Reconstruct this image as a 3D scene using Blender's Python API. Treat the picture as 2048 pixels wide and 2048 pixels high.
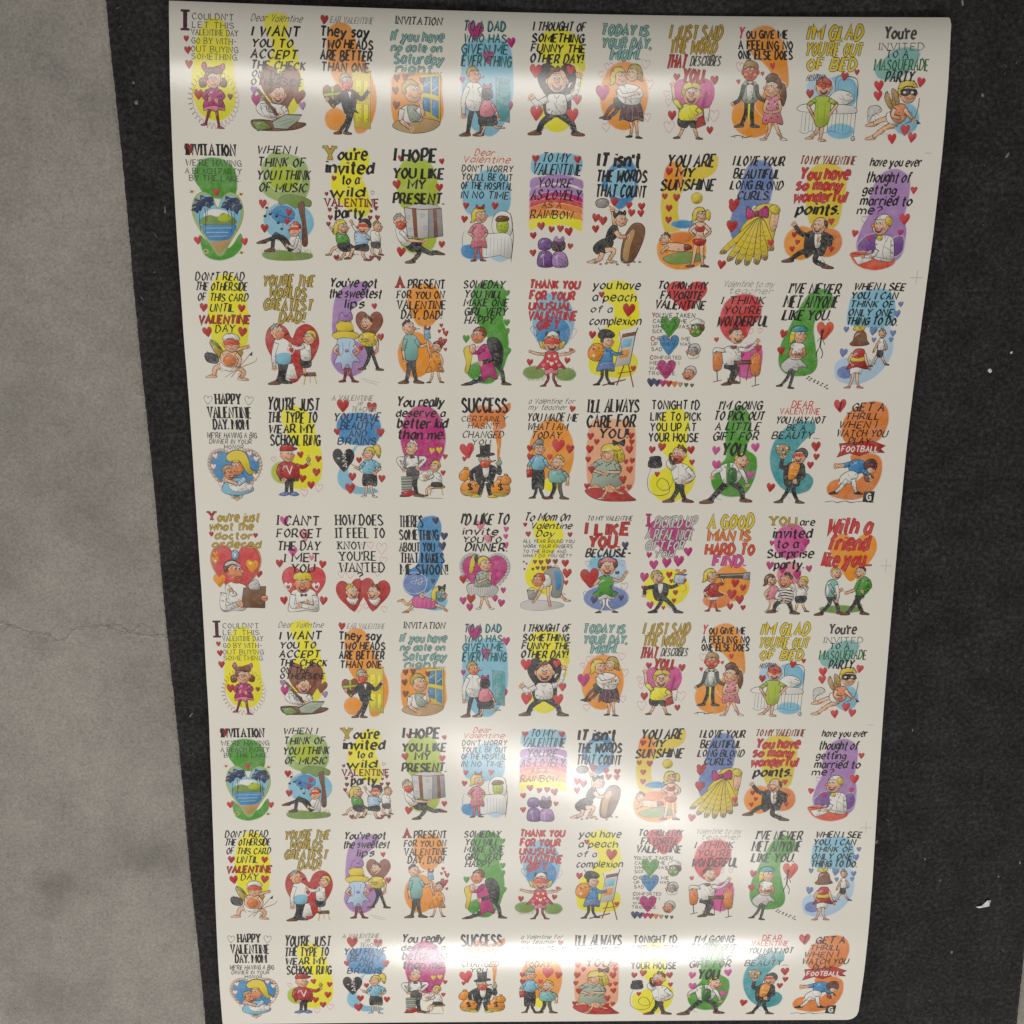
import bpy, math, random
import numpy as np
from mathutils import Matrix, Vector

for o in list(bpy.data.objects):
    bpy.data.objects.remove(o)
scene = bpy.context.scene
R = math.radians

WORLD = 0.09
EXPOSURE = 0.0
COATW, COATR = 1.0, .19
RIPPLE, FOOT, HEAD = .0027, .0054, .0155
LAMPS = [('ceiling_tube', (-.05, 1.14, 2.4), 1.45, .42, 14, 0, 180, (1, .97, .92)),
         ('ceiling_tube', (.30, -2.10, 2.4), 1.25, .66, 48, 0, 180, (1, .975, .955)),
         ('ceiling_tube', (-1.35, -.8, 1.9), .3, 1.2, 12, 0, 180, (1, .97, .93))]

# ------------------------------------------------------------------ camera
cam_data = bpy.data.cameras.new('camera')
cam = bpy.data.objects.new('camera', cam_data)
scene.collection.objects.link(cam)
right = (0.99980635, -0.01669339, 0.01042035)
down = (-0.01867302, -0.9719024, 0.23464236)
fwd = (0.00621059, -0.2347915, -0.97202591)
m = Matrix.Identity(4)
for i in range(3):
    m[i][0] = right[i]; m[i][1] = -down[i]; m[i][2] = -fwd[i]
m[2][3] = 1.10106
cam.matrix_world = m
cam_data.sensor_width = 36
cam_data.lens = 36 * 2166 / 2048
cam_data.clip_start = 0.02
cam_data.clip_end = 50
cam_data.dof.use_dof = False
scene.camera = cam

# ------------------------------------------------------------------ room light
world = bpy.data.worlds.new('World')
scene.world = world
world.use_nodes = True
bg = world.node_tree.nodes['Background']
bg.inputs[0].default_value = (1.0, 0.98, 0.95, 1)
bg.inputs[1].default_value = WORLD

def tube(name, loc, sx, sy, watts, rz=0.0, spread=180, col=(1, 0.965, 0.9)):
    l = bpy.data.lights.new(name, 'AREA')
    l.shape = 'RECTANGLE'; l.size = sx; l.size_y = sy; l.energy = watts; l.color = col
    l.spread = R(spread)
    o = bpy.data.objects.new(name, l)
    scene.collection.objects.link(o)
    o.location = loc; o.rotation_euler = (0, 0, R(rz))
    return o
for a in LAMPS:
    tube(*a)
scene.view_settings.view_transform = 'Standard'
scene.view_settings.look = 'None'
scene.view_settings.gamma = 1
scene.view_settings.exposure = EXPOSURE
scene.view_settings.use_curve_mapping = False
scene.render.resolution_x = scene.render.resolution_y = 1024

# ------------------------------------------------------------------ materials
def lin(h):
    v = [int(h[i:i+2], 16) / 255 for i in (0, 2, 4)]
    return [x / 12.92 if x <= .04045 else ((x + .055) / 1.055) ** 2.4 for x in v]

def new_mat(name):
    mt = bpy.data.materials.new(name); mt.use_nodes = True
    nt = mt.node_tree
    return mt, nt, nt.nodes['Principled BSDF']

def node(nt, kind, **kw):
    n = nt.nodes.new(kind)
    for k, v in kw.items():
        if k in n.inputs: n.inputs[k].default_value = v
        else: setattr(n, k, v)
    return n

PAPER = lin('F1ECDF')
def gloss(b):
    b.inputs['Roughness'].default_value = .55
    b.inputs['Specular IOR Level'].default_value = .25
    b.inputs['Coat Weight'].default_value = COATW
    b.inputs['Coat Roughness'].default_value = COATR
    b.inputs['Coat IOR'].default_value = 1.7

paper_mat, nt, b = new_mat('coated_paper')
gloss(b)
tc = node(nt, 'ShaderNodeNewGeometry')
n1 = node(nt, 'ShaderNodeTexNoise', Scale=7.0, Detail=4.0)
rp = node(nt, 'ShaderNodeValToRGB')
rp.color_ramp.elements[0].position = .3; rp.color_ramp.elements[1].position = .7
rp.color_ramp.elements[0].color = (*[c * .955 for c in PAPER], 1)
rp.color_ramp.elements[1].color = (*PAPER, 1)
nt.links.new(tc.outputs['Position'], n1.inputs['Vector'])
nt.links.new(n1.outputs['Fac'], rp.inputs['Fac'])
nt.links.new(rp.outputs['Color'], b.inputs['Base Color'])

# printing ink: colour rides on the mesh, the washes get a watercolour grain
ink_mat, nt, b = new_mat('printed_ink')
gloss(b)
at = node(nt, 'ShaderNodeAttribute', attribute_name='ink')
tc = node(nt, 'ShaderNodeNewGeometry')
n1 = node(nt, 'ShaderNodeTexNoise', Scale=95.0, Detail=5.0, Roughness=.65)
n2 = node(nt, 'ShaderNodeTexNoise', Scale=420.0, Detail=3.0, Roughness=.6)
add = node(nt, 'ShaderNodeMath', operation='MULTIPLY_ADD'); add.inputs[1].default_value = .5
mr = node(nt, 'ShaderNodeMapRange')
mr.inputs['From Min'].default_value = .66; mr.inputs['From Max'].default_value = 1.0
mr.inputs['To Min'].default_value = 0.0; mr.inputs['To Max'].default_value = .42
mul = node(nt, 'ShaderNodeMath', operation='MULTIPLY')
mx = node(nt, 'ShaderNodeMix', data_type='RGBA')
nt.links.new(tc.outputs['Position'], n1.inputs['Vector'])
nt.links.new(tc.outputs['Position'], n2.inputs['Vector'])
nt.links.new(n2.outputs['Fac'], add.inputs[0]); nt.links.new(n1.outputs['Fac'], add.inputs[2])
nt.links.new(add.outputs[0], mr.inputs['Value'])
nt.links.new(mr.outputs['Result'], mul.inputs[0])
nt.links.new(at.outputs['Alpha'], mul.inputs[1])
nt.links.new(mul.outputs[0], mx.inputs['Factor'])
nt.links.new(at.outputs['Color'], mx.inputs['A'])
mx.inputs['B'].default_value = (*PAPER, 1)
nt.links.new(mx.outputs['Result'], b.inputs['Base Color'])

# ------------------------------------------------------------------ the sheet's curled surface
PW, PH = .0635, .11906            # one card of the uncut sheet
NU, NV = 9, 19
U0, U1, V0, V1 = -.35, 11.45, -.15, 9.12
GRID_TENTH_MM = [-3080,2390,205,-2145,2355,146,-1210,2321,92,-273,2288,49,665,2257,19,1603,2228,10,2541,2203,21,3478,2181,47,4415,2160,81,
 -3096,1789,323,-2161,1756,270,-1225,1722,218,-288,1689,174,649,1658,144,1586,1629,132,2524,1603,137,3461,1577,150,4398,1552,164,
 -3112,1180,392,-2177,1148,345,-1241,1116,298,-305,1083,256,632,1051,225,1569,1022,207,2506,995,201,3443,968,200,4380,941,199,
 -3131,567,416,-2196,537,374,-1260,505,333,-323,473,294,614,441,262,1550,412,237,2487,384,218,3424,357,204,4361,329,191,
 -3150,-46,402,-2215,-75,365,-1279,-107,329,-342,-139,293,594,-170,259,1530,-199,227,2467,-226,198,3404,-254,174,4340,-282,153,
 -3170,-658,367,-2234,-687,333,-1298,-718,299,-362,-749,266,574,-780,232,1510,-809,196,2446,-836,162,3383,-863,131,4320,-892,106,
 -3189,-1270,326,-2254,-1298,294,-1318,-1328,262,-382,-1359,231,555,-1389,198,1491,-1419,165,2427,-1447,131,3364,-1473,98,4300,-1502,70,
 -3208,-1882,291,-2273,-1911,262,-1337,-1940,232,-401,-1971,203,536,-2001,174,1472,-2030,145,2409,-2058,114,3345,-2086,83,4281,-2114,55,
 -3228,-2495,264,-2292,-2524,239,-1356,-2553,212,-419,-2583,186,517,-2613,162,1454,-2642,138,2390,-2670,112,3327,-2698,86,4263,-2725,58,
 -3247,-3108,244,-2310,-3137,222,-1374,-3166,200,-438,-3196,179,499,-3225,159,1435,-3254,139,2372,-3282,118,3309,-3310,97,4245,-3337,74,
 -3265,-3721,231,-2329,-3750,211,-1392,-3779,193,-456,-3808,176,481,-3838,160,1418,-3866,144,2354,-3894,127,3291,-3921,111,4228,-3949,95,
 -3284,-4334,229,-2347,-4362,209,-1410,-4391,191,-473,-4420,176,463,-4450,163,1400,-4478,150,2337,-4505,138,3274,-4533,130,4211,-4560,122,
 -3301,-4946,245,-2365,-4974,223,-1428,-5003,203,-491,-5033,188,446,-5062,176,1383,-5090,167,2320,-5117,160,3257,-5143,157,4194,-5170,159,
 -3318,-5558,283,-2382,-5586,257,-1445,-5615,236,-508,-5644,221,429,-5672,210,1366,-5700,202,2303,-5727,198,3240,-5754,201,4176,-5780,209,
 -3335,-6168,336,-2399,-6196,312,-1462,-6225,293,-525,-6253,279,412,-6282,270,1349,-6309,264,2286,-6336,260,3222,-6363,262,4159,-6390,267,
 -3352,-6779,390,-2416,-6807,375,-1479,-6834,360,-542,-6862,350,395,-6891,343,1332,-6918,339,2269,-6946,335,3205,-6973,328,4141,-7000,320,
 -3370,-7391,426,-2433,-7418,417,-1497,-7445,405,-559,-7474,397,378,-7502,392,1315,-7530,388,2251,-7557,381,3188,-7585,366,4124,-7612,346,
 -3388,-8004,428,-2451,-8031,415,-1514,-8058,402,-577,-8085,393,360,-8114,385,1296,-8142,377,2233,-8169,366,3170,-8197,349,4106,-8225,330,
 -3405,-8616,392,-2469,-8641,368,-1533,-8668,348,-596,-8695,332,341,-8722,317,1277,-8750,302,2214,-8777,287,3150,-8805,275,4086,-8834,267]

GRID = np.array(GRID_TENTH_MM, float).reshape(NV, NU, 3) / 10000
_g = np.concatenate([2 * GRID[:1] - GRID[1:2], GRID, 2 * GRID[-1:] - GRID[-2:-1]], 0)
_g = np.concatenate([2 * _g[:, :1] - _g[:, 1:2], _g, 2 * _g[:, -1:] - _g[:, -2:-1]], 1)

_r = random.Random(4)
DENTS = [(_r.uniform(0, 11), _r.choice((.5, .7, 6.4, 6.7, 8.25, 3.0, 5.2)) + _r.uniform(-.3, .3), _r.uniform(.10, .28), _r.uniform(-.00012, .00012)) for _ in range(22)]

def surf(u, v):
    u = np.asarray(u, float); v = np.asarray(v, float)
    x = (u - U0) / (U1 - U0) * (NU - 1); y = (v - V0) / (V1 - V0) * (NV - 1)
    i = np.clip(np.floor(x).astype(int), 0, NU - 2); j = np.clip(np.floor(y).astype(int), 0, NV - 2)
    def w(t):   # cubic B-spline-like smooth weights keep the gloss free of facets
        return [(1 - t) ** 3 / 6, (3 * t ** 3 - 6 * t * t + 4) / 6, (-3 * t ** 3 + 3 * t * t + 3 * t + 1) / 6, t ** 3 / 6]
    wx = w(x - i); wy = w(y - j)
    out = 0
    for a in range(4):
        for b_ in range(4):
            out = out + (wy[a] * wx[b_])[..., None] * _g[j + a, i + b_]
    z0_ = out[..., 2].copy()
    # a shallow ripple low on the sheet, running slightly across it, and a stiffer bend near the foot
    w_ = v - (6.16 + .155 * (u - 3.85))
    out[..., 2] -= RIPPLE * np.exp(-((u - 5.6) / 2.7) ** 4) * np.tanh(w_ / .40) * np.exp(-(w_ / 1.1) ** 2)
    w_ = v - 7.95
    out[..., 2] += FOOT * np.tanh(w_ / .5) * np.exp(-(w_ / .85) ** 2)
    # the head of the sheet curls steeply down over its last few centimetres
    c_ = np.maximum(v + .06, 0)
    out[..., 2] += HEAD * (1 - np.exp(-c_ / .17)) * np.exp(-(c_ / 1.7) ** 2)
    for du_, dv_, sg, am in DENTS:
        out[..., 2] += am * np.exp(-((u - du_) ** 2 + (1.9 * (v - dv_)) ** 2) / sg ** 2)
    # tiny buckles where the sheet was rolled
    out[..., 2] += .00010 * np.sin(u * 1.7 + v * .9) * np.sin(v * 2.9 + .4 * u) + .00004 * np.sin(u * 3.1 - v * 4.7)
    out[..., :2] *= ((1.10106 - out[..., 2]) / (1.10106 - z0_))[..., None]   # the raised paper draws in a little
    return out

def surf_n(u, v):
    p = surf(u, v); e = 2e-3
    n = np.cross(surf(u + e, v) - p, p - surf(u, v + e))
    return p, n / np.linalg.norm(n, axis=-1, keepdims=True)
# ------------------------------------------------------------------ drawing kit for the print
INK = {k: lin(v) for k, v in dict(
    y='F6EC00', Y='E9CF2E', o='F59A0A', O='E8822A', r='BE2018', R='D8343A', m='C4207A', M='D8509A', p='B184BE', P='7A4A96',
    b='3F8FC4', c='86C4DA', B='B9D6EA', t='3FA0A6', T='86BDB4', g='4A9E1E', G='B4C822', h='2E6B28', n='7A4A22', N='C09A5E',
    k='151110', w='F2EEE4', s='9E9B94', S='454341', f='F5C49C', F='EE9460', e='A9B6A0', d='C2A636', D='8A6A1C', u='2C3E66',
    U='6C86BE', l='F4C4C6', L='E88A9A', q='8E1E22', i='7F9C48', v='4A2030', a='D2CFC8', z='8C4A2A', x='E0502A', j='F2AE7E', J='A8C070').items()}
CUR = None
rnd = random.Random(7)

class Art:
    def __init__(self):
        self.group = self.tg = 0; self.prims = {'wash': [], 'toon': [], 'text': []}
    def level(self, part, n=1):
        return 0
    def layers(self):
        """stack the inks: each stroke lies just above whatever it crosses"""
        prims = [(p, *q) for p in ('wash', 'toon', 'text') for q in self.prims[p]]
        n = len(prims); bb = np.empty((n, 4)); lv = np.zeros(n)
        out = {}
        for i, (part, V, Q_, C, grp) in enumerate(prims):
            a_ = np.array(V); lo = a_.min(0); hi = a_.max(0); bb[i] = (*lo, *hi)
            if i:
                hit = (bb[:i, 0] < hi[0]) & (bb[:i, 2] > lo[0]) & (bb[:i, 1] < hi[1]) & (bb[:i, 3] > lo[1])
                if hit.any(): lv[i] = lv[:i][hit].max() + 1
            key = 'wash%d' % grp if part == 'wash' else 'text%d' % grp if part == 'text' else part
            v, q, c = out.setdefault(key, ([], [], []))
            k = len(v)
            v.extend((x, y, lv[i]) for x, y in V); q.extend(tuple(t + k for t in f_) for f_ in Q_); c.extend(C)
        return out, lv.max() if n else 0

def _add(part, verts, quads, cols, z):
    if quads: CUR.prims[part].append((list(verts), list(quads), list(cols), CUR.tg if part == 'text' else CUR.group))

def nums(s):
    a = [float(t) for t in s.split()] if isinstance(s, str) else list(s)
    return list(zip(a[::2], a[1::2]))

def smooth(p, closed, n=4):
    m_ = len(p); out = []
    if m_ < 3: return p
    rng = range(m_) if closed else range(m_ - 1)
    for i in rng:
        if closed: a, b_, c, d = p[i - 1], p[i], p[(i + 1) % m_], p[(i + 2) % m_]
        else: a, b_, c, d = p[max(i - 1, 0)], p[i], p[i + 1], p[min(i + 2, m_ - 1)]
        for k in range(n):
            t = k / n
            out.append(tuple(.5 * (2 * b_[j] + (c[j] - a[j]) * t + (2 * a[j] - 5 * b_[j] + 4 * c[j] - d[j]) * t * t +
                                   (3 * b_[j] - a[j] - 3 * c[j] + d[j]) * t ** 3) for j in (0, 1)))
    if not closed: out.append(p[-1])
    return out

STEP_Y, STEP_X = 12., 34.
def scan(p):
    """fill a closed outline with narrow trapezoids that can follow the curl of the sheet"""
    q = [(round(x, 2), round(y * 2) / 2) for x, y in p]
    ys = sorted({y for _, y in q})
    lev = set(ys)
    y = math.ceil(ys[0] / STEP_Y) * STEP_Y
    while y < ys[-1]: lev.add(y); y += STEP_Y
    lev = sorted(lev)
    edges = [(a, b_) if a[1] < b_[1] else (b_, a) for a, b_ in zip(q, q[1:] + q[:1]) if a[1] != b_[1]]
    V, Q = [], []
    for y0, y1 in zip(lev, lev[1:]):
        xs = []
        for (ax, ay), (bx, by) in edges:
            if ay <= y0 and by >= y1:
                k = (bx - ax) / (by - ay)
                xs.append((ax + (y0 - ay) * k, ax + (y1 - ay) * k))
        xs.sort(key=lambda t: t[0] + t[1])
        for l_, r_ in zip(xs[::2], xs[1::2]):
            w = max(r_[0] - l_[0], r_[1] - l_[1]); n = max(1, math.ceil(w / STEP_X))
            for k in range(n):
                f0, f1 = k / n, (k + 1) / n
                i = len(V)
                V += [(l_[0] + (r_[0] - l_[0]) * f0, y0), (l_[0] + (r_[0] - l_[0]) * f1, y0),
                      (l_[1] + (r_[1] - l_[1]) * f1, y1), (l_[1] + (r_[1] - l_[1]) * f0, y1)]
                Q.append((i, i + 1, i + 2, i + 3))
    return V, Q

def fill(part, col, p, soft=.35, grad=.16):
    c = INK[col] if isinstance(col, str) else col
    V, Q = scan(p)
    xs = [x for x, _ in p]; ys = [y for _, y in p]
    cx, cy = (min(xs) + max(xs)) / 2, (min(ys) + max(ys)) / 2
    hw = max(max(xs) - min(xs), max(ys) - min(ys)) / 2 + 1
    C = []
    for x, y in V:
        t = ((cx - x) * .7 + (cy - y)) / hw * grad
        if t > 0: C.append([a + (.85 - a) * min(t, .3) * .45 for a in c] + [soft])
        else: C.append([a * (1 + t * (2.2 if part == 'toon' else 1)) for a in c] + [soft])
    _add(part, V, Q, C, CUR.level(part))

def ribbon(part, p, width, col, closed=False, z=None, brush=0, soft=0., nib=None):
    """a pen line; width in px, nib = (thin ratio, angle) gives a broad-nib pen"""
    c = (INK[col] if isinstance(col, str) else col)
    p = [a for i, a in enumerate(p) if i == 0 or abs(a[0] - p[i - 1][0]) + abs(a[1] - p[i - 1][1]) > .05]
    if closed and len(p) > 2: p = p + [p[0]]
    n = len(p)
    if n < 2: return
    V = []; ph = rnd.random() * 6
    for i, (x, y) in enumerate(p):
        if closed and i in (0, n - 1): a, b_ = p[n - 2], p[1]
        else: a, b_ = p[max(i - 1, 0)], p[min(i + 1, n - 1)]
        dx, dy = b_[0] - a[0], b_[1] - a[1]; l_ = math.hypot(dx, dy) or 1
        dx /= l_; dy /= l_
        # widen at bends so that the stroke keeps its weight
        k = 1
        if 0 < i < n - 1 or closed:
            q0, q1 = (p[i - 1] if i else p[n - 2]), (p[i + 1] if i < n - 1 else p[1])
            e0 = math.hypot(x - q0[0], y - q0[1]) or 1; e1 = math.hypot(q1[0] - x, q1[1] - y) or 1
            cs = ((x - q0[0]) * (q1[0] - x) + (y - q0[1]) * (q1[1] - y)) / e0 / e1
            k = min(1 / max(math.sqrt(max((1 + cs) / 2, 0)), .45), 2.)
        w = width * k
        if nib: w *= nib[0] + (1 - nib[0]) * abs(dx * math.sin(nib[1]) + dy * math.cos(nib[1]))
        if brush: w *= 1 - brush * .5 + brush * .5 * math.sin(ph + i * .9)
        if brush and not closed: w *= .55 + .45 * math.sin(math.pi * (i + .6) / (n + .2))
        V += [(x - dy * w / 2, y + dx * w / 2), (x + dy * w / 2, y - dx * w / 2)]
    # long segments are cut so that they follow the curl
    V2, Q = [], []
    for i in range(n - 1):
        l_ = math.hypot(p[i + 1][0] - p[i][0], p[i + 1][1] - p[i][1]); s = max(1, math.ceil(l_ / 12))
        a0, a1, b0, b1 = V[2 * i], V[2 * i + 1], V[2 * i + 2], V[2 * i + 3]
        for k in range(s + 1):
            t = k / s
            V2 += [(a0[0] + (b0[0] - a0[0]) * t, a0[1] + (b0[1] - a0[1]) * t), (a1[0] + (b1[0] - a1[0]) * t, a1[1] + (b1[1] - a1[1]) * t)]
        o_ = len(V2) - 2 * (s + 1)
        Q += [(o_ + 2 * k, o_ + 2 * k + 1, o_ + 2 * k + 3, o_ + 2 * k + 2) for k in range(s)]
    _add(part, V2, Q, [list(c) + [soft]] * len(V2), CUR.level(part) if z is None else z)

OUT = 2.8
def W(col, s, part='wash'):                       # a soft-edged wash of colour
    p = smooth(nums(s), True, 5)
    p = [(x + rnd.uniform(-.8, .8), y + rnd.uniform(-.8, .8)) for x, y in p]
    CUR.group += 1
    c = INK[col]; cx = sum(x for x, _ in p) / len(p); cy = sum(y for _, y in p) / len(p)
    if part == 'wash':
        for gr, mixf in ((4.5, .30), (2.2, .62)):      # the wash bleeds out into the paper
            q = [(x + gr * (x - cx) / (math.hypot(x - cx, y - cy) + 1) + rnd.uniform(-.8, .8), y + gr * (y - cy) / (math.hypot(x - cx, y - cy) + 1) + rnd.uniform(-.8, .8)) for x, y in p]
            fill(part, [a * mixf + .8 * (1 - mixf) for a in c], q, .6, 0)
    fill(part, col, p, .45, .12)

def WE(col, x, y, rx, ry, part='wash'):
    W(col, [t for k in range(12) for t in (x + rx * math.cos(k * math.pi / 6), y + ry * math.sin(k * math.pi / 6))], part)

DARK = {}
def model(col, p):
    xs = [x for x, _ in p]; ys = [y for _, y in p]
    w, h = max(xs) - min(xs), max(ys) - min(ys)
    if min(w, h) < 15 or max(w, h) > 130: return
    c = INK[col] if isinstance(col, str) else col
    lum = sum(c) / 3
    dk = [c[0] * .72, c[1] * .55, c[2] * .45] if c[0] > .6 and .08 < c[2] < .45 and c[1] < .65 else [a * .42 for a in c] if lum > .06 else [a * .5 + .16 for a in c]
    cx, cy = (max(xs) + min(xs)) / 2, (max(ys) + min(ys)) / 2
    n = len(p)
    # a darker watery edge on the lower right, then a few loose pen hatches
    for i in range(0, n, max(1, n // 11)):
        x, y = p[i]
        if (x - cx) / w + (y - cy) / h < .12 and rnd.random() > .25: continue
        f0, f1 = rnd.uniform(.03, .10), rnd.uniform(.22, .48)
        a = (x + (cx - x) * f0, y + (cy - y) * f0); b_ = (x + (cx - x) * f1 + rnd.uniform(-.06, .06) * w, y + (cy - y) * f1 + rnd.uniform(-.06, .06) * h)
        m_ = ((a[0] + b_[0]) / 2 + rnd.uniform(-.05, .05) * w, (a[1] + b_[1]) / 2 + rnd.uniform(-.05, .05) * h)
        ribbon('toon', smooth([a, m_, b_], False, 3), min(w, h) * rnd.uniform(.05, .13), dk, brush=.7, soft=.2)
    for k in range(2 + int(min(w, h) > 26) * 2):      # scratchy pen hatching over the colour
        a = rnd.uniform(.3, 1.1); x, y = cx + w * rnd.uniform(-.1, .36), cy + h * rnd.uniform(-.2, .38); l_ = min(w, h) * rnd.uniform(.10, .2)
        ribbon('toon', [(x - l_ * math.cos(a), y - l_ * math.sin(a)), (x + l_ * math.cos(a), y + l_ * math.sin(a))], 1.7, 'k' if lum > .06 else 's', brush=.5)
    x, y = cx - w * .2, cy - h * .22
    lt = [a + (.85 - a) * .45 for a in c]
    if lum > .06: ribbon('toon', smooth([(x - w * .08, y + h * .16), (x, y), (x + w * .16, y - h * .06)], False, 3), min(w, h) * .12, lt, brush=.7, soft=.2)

def P(col, s, o=1, sm=1, oc='k', soft=.3):       # an inked and coloured shape
    p = nums(s)
    if sm: p = smooth(p, True, 4)
    if col != '-':
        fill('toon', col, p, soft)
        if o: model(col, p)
    if o: ribbon('toon', p, OUT * o, oc, True, brush=.5)

def Q(col, s, o=1, **k): P(col, s, o, 0, **k)
def E(col, x, y, rx, ry, o=1, **k):
    P(col, [t for i in range(8) for t in (x + rx * math.cos(i * math.pi / 4), y + ry * math.sin(i * math.pi / 4))], o, **k)

def L(s, w=1, col='k', sm=1):                     # a loose ink line
    p = nums(s)
    ribbon('toon', smooth(p, False, 4) if sm else p, OUT * w, col, brush=.35)

_H = [(0, -.24), (.10, -.42), (.27, -.50), (.44, -.40), (.50, -.18), (.42, .06), (.24, .30), (.0, .58),
      (-.24, .30), (-.42, .06), (-.50, -.18), (-.44, -.40), (-.27, -.50), (-.10, -.42)]
def heart_pts(x, y, s, a=0):
    ca, sa = math.cos(R(a)), math.sin(R(a)); out = []
    for px, py in _H: out.append((x + s * (px * ca - py * sa), y + s * (px * sa + py * ca)))
    p = []
    for i, q in enumerate(out):                   # keep the notch and the tip sharp
        p.append(q)
    return smooth(p, True, 2)

def H(s, o=.55, oc='q', hi=1):                    # hearts: "colour x y size[ angle]," ...
    for t in s.split(','):
        f_ = t.split(); c, x, y, z = f_[0], *map(float, f_[1:4]); a = float(f_[4]) if len(f_) > 4 else rnd.uniform(-9, 9)
        p = heart_pts(x, y, z, a)
        if c[0] == '_': ribbon('toon', p, OUT * .8, c[1:], True, brush=.4); continue
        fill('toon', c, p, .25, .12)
        if z > 24: ribbon('toon', [(x + z * .30, y - z * .22), (x + z * .22, y + z * .12), (x + z * .05, y + z * .34)], z * .09, [t_ * .55 for t_ in INK[c]], brush=.8)
        if o: ribbon('toon', p, OUT * o, oc, True, brush=.6)

def A(col, w, s, b_=None, hand=1, sk='f', w1=None):   # arm: sleeve, forearm, hand
    p = nums(s); n = len(p); w1 = w1 or w * .72
    def limb(q, wa, wb, c):
        q = smooth(q, False, 4); m_ = len(q); l_, r_ = [], []
        for i, (x, y) in enumerate(q):
            a, d = q[max(i - 1, 0)], q[min(i + 1, m_ - 1)]
            dx, dy = d[0] - a[0], d[1] - a[1]; k = math.hypot(dx, dy) or 1
            ww = (wa + (wb - wa) * i / (m_ - 1)) / 2
            l_.append((x - dy / k * ww, y + dx / k * ww)); r_.append((x + dy / k * ww, y - dx / k * ww))
        pts = l_ + r_[::-1]
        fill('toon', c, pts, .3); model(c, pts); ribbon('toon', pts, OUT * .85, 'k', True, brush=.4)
    if hand:
        (ax, ay), (x, y) = p[-2], p[-1]; an = math.atan2(y - ay, x - ax); hw = w1 * .62
        for k, d in enumerate((-.75, -.28, .15, .6)):
            q = (x + math.cos(an + d) * hw * 1.9, y + math.sin(an + d) * hw * 1.9)
            ribbon('toon', [(x, y), q], hw * .85, 'z'); ribbon('toon', [(x, y), q], hw * .55, sk)
        E(sk, x, y, hw, hw, .5)
    if b_: 
        limb([p[0], ((p[0][0] + p[1][0]) / 2, (p[0][1] + p[1][1]) / 2), p[1]] if n > 2 else p, w, w * .9, col)
        limb(p[1:] if n > 2 else p, w * .75, w1 * .8, b_)
    else: limb(p, w, w1, col)
    return limb

def G(col, w, s, d=1, sh='n', bare=None):         # leg and shoe
    p = nums(s); x, y = p[-1]
    P(sh, [x - d * w * .45, y - w * .1, x, y - w * .35, x + d * w * .8, y, x + d * w * 1.5, y + w * .25, x + d * w * 1.3, y + w * .52, x - d * w * .4, y + w * .42], .8)
    A(col, w, s, bare, 0, w1=w * .6)

HAIRS = {'s': '.75 -.55 .35 -1.0 -.2 -1.18 -.8 -.95 -1.12 -.35 -1.0 .2 -.72 .15 -.62 -.3 -.1 -.62 .4 -.6',
         'l': '.7 -.6 .3 -1.15 -.4 -1.22 -1.05 -.85 -1.35 0 -1.3 .75 -1.5 1.15 -.95 1.05 -.6 .6 -.62 -.2 -.1 -.6 .4 -.55',
         'f': '.95 .1 1.0 -.5 .5 -1.1 -.2 -1.2 -.85 -.9 -1.08 -.3 -.98 .15 -.75 -.35 -.2 -.62 .35 -.6 .8 -.35',
         'b': '1.0 .3 1.05 -.5 .5 -1.1 -.2 -1.15 -.85 -.9 -1.1 -.2 -1.0 .5 -.5 .75 .5 .75',
         't': '.3 -.85 .1 -1.35 -.25 -1.1 -.4 -1.3 -.6 -1.0 -1.0 -.6 -.9 -.2 -.6 -.5 -.3 -.8',
         'g': '1.3 .8 1.15 -.2 .8 -1.0 0 -1.3 -.8 -1.05 -1.2 -.2 -1.35 .8 -.95 .9 -.75 -.2 -.2 -.65 .4 -.6 .8 -.2 .95 .8'}
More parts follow.
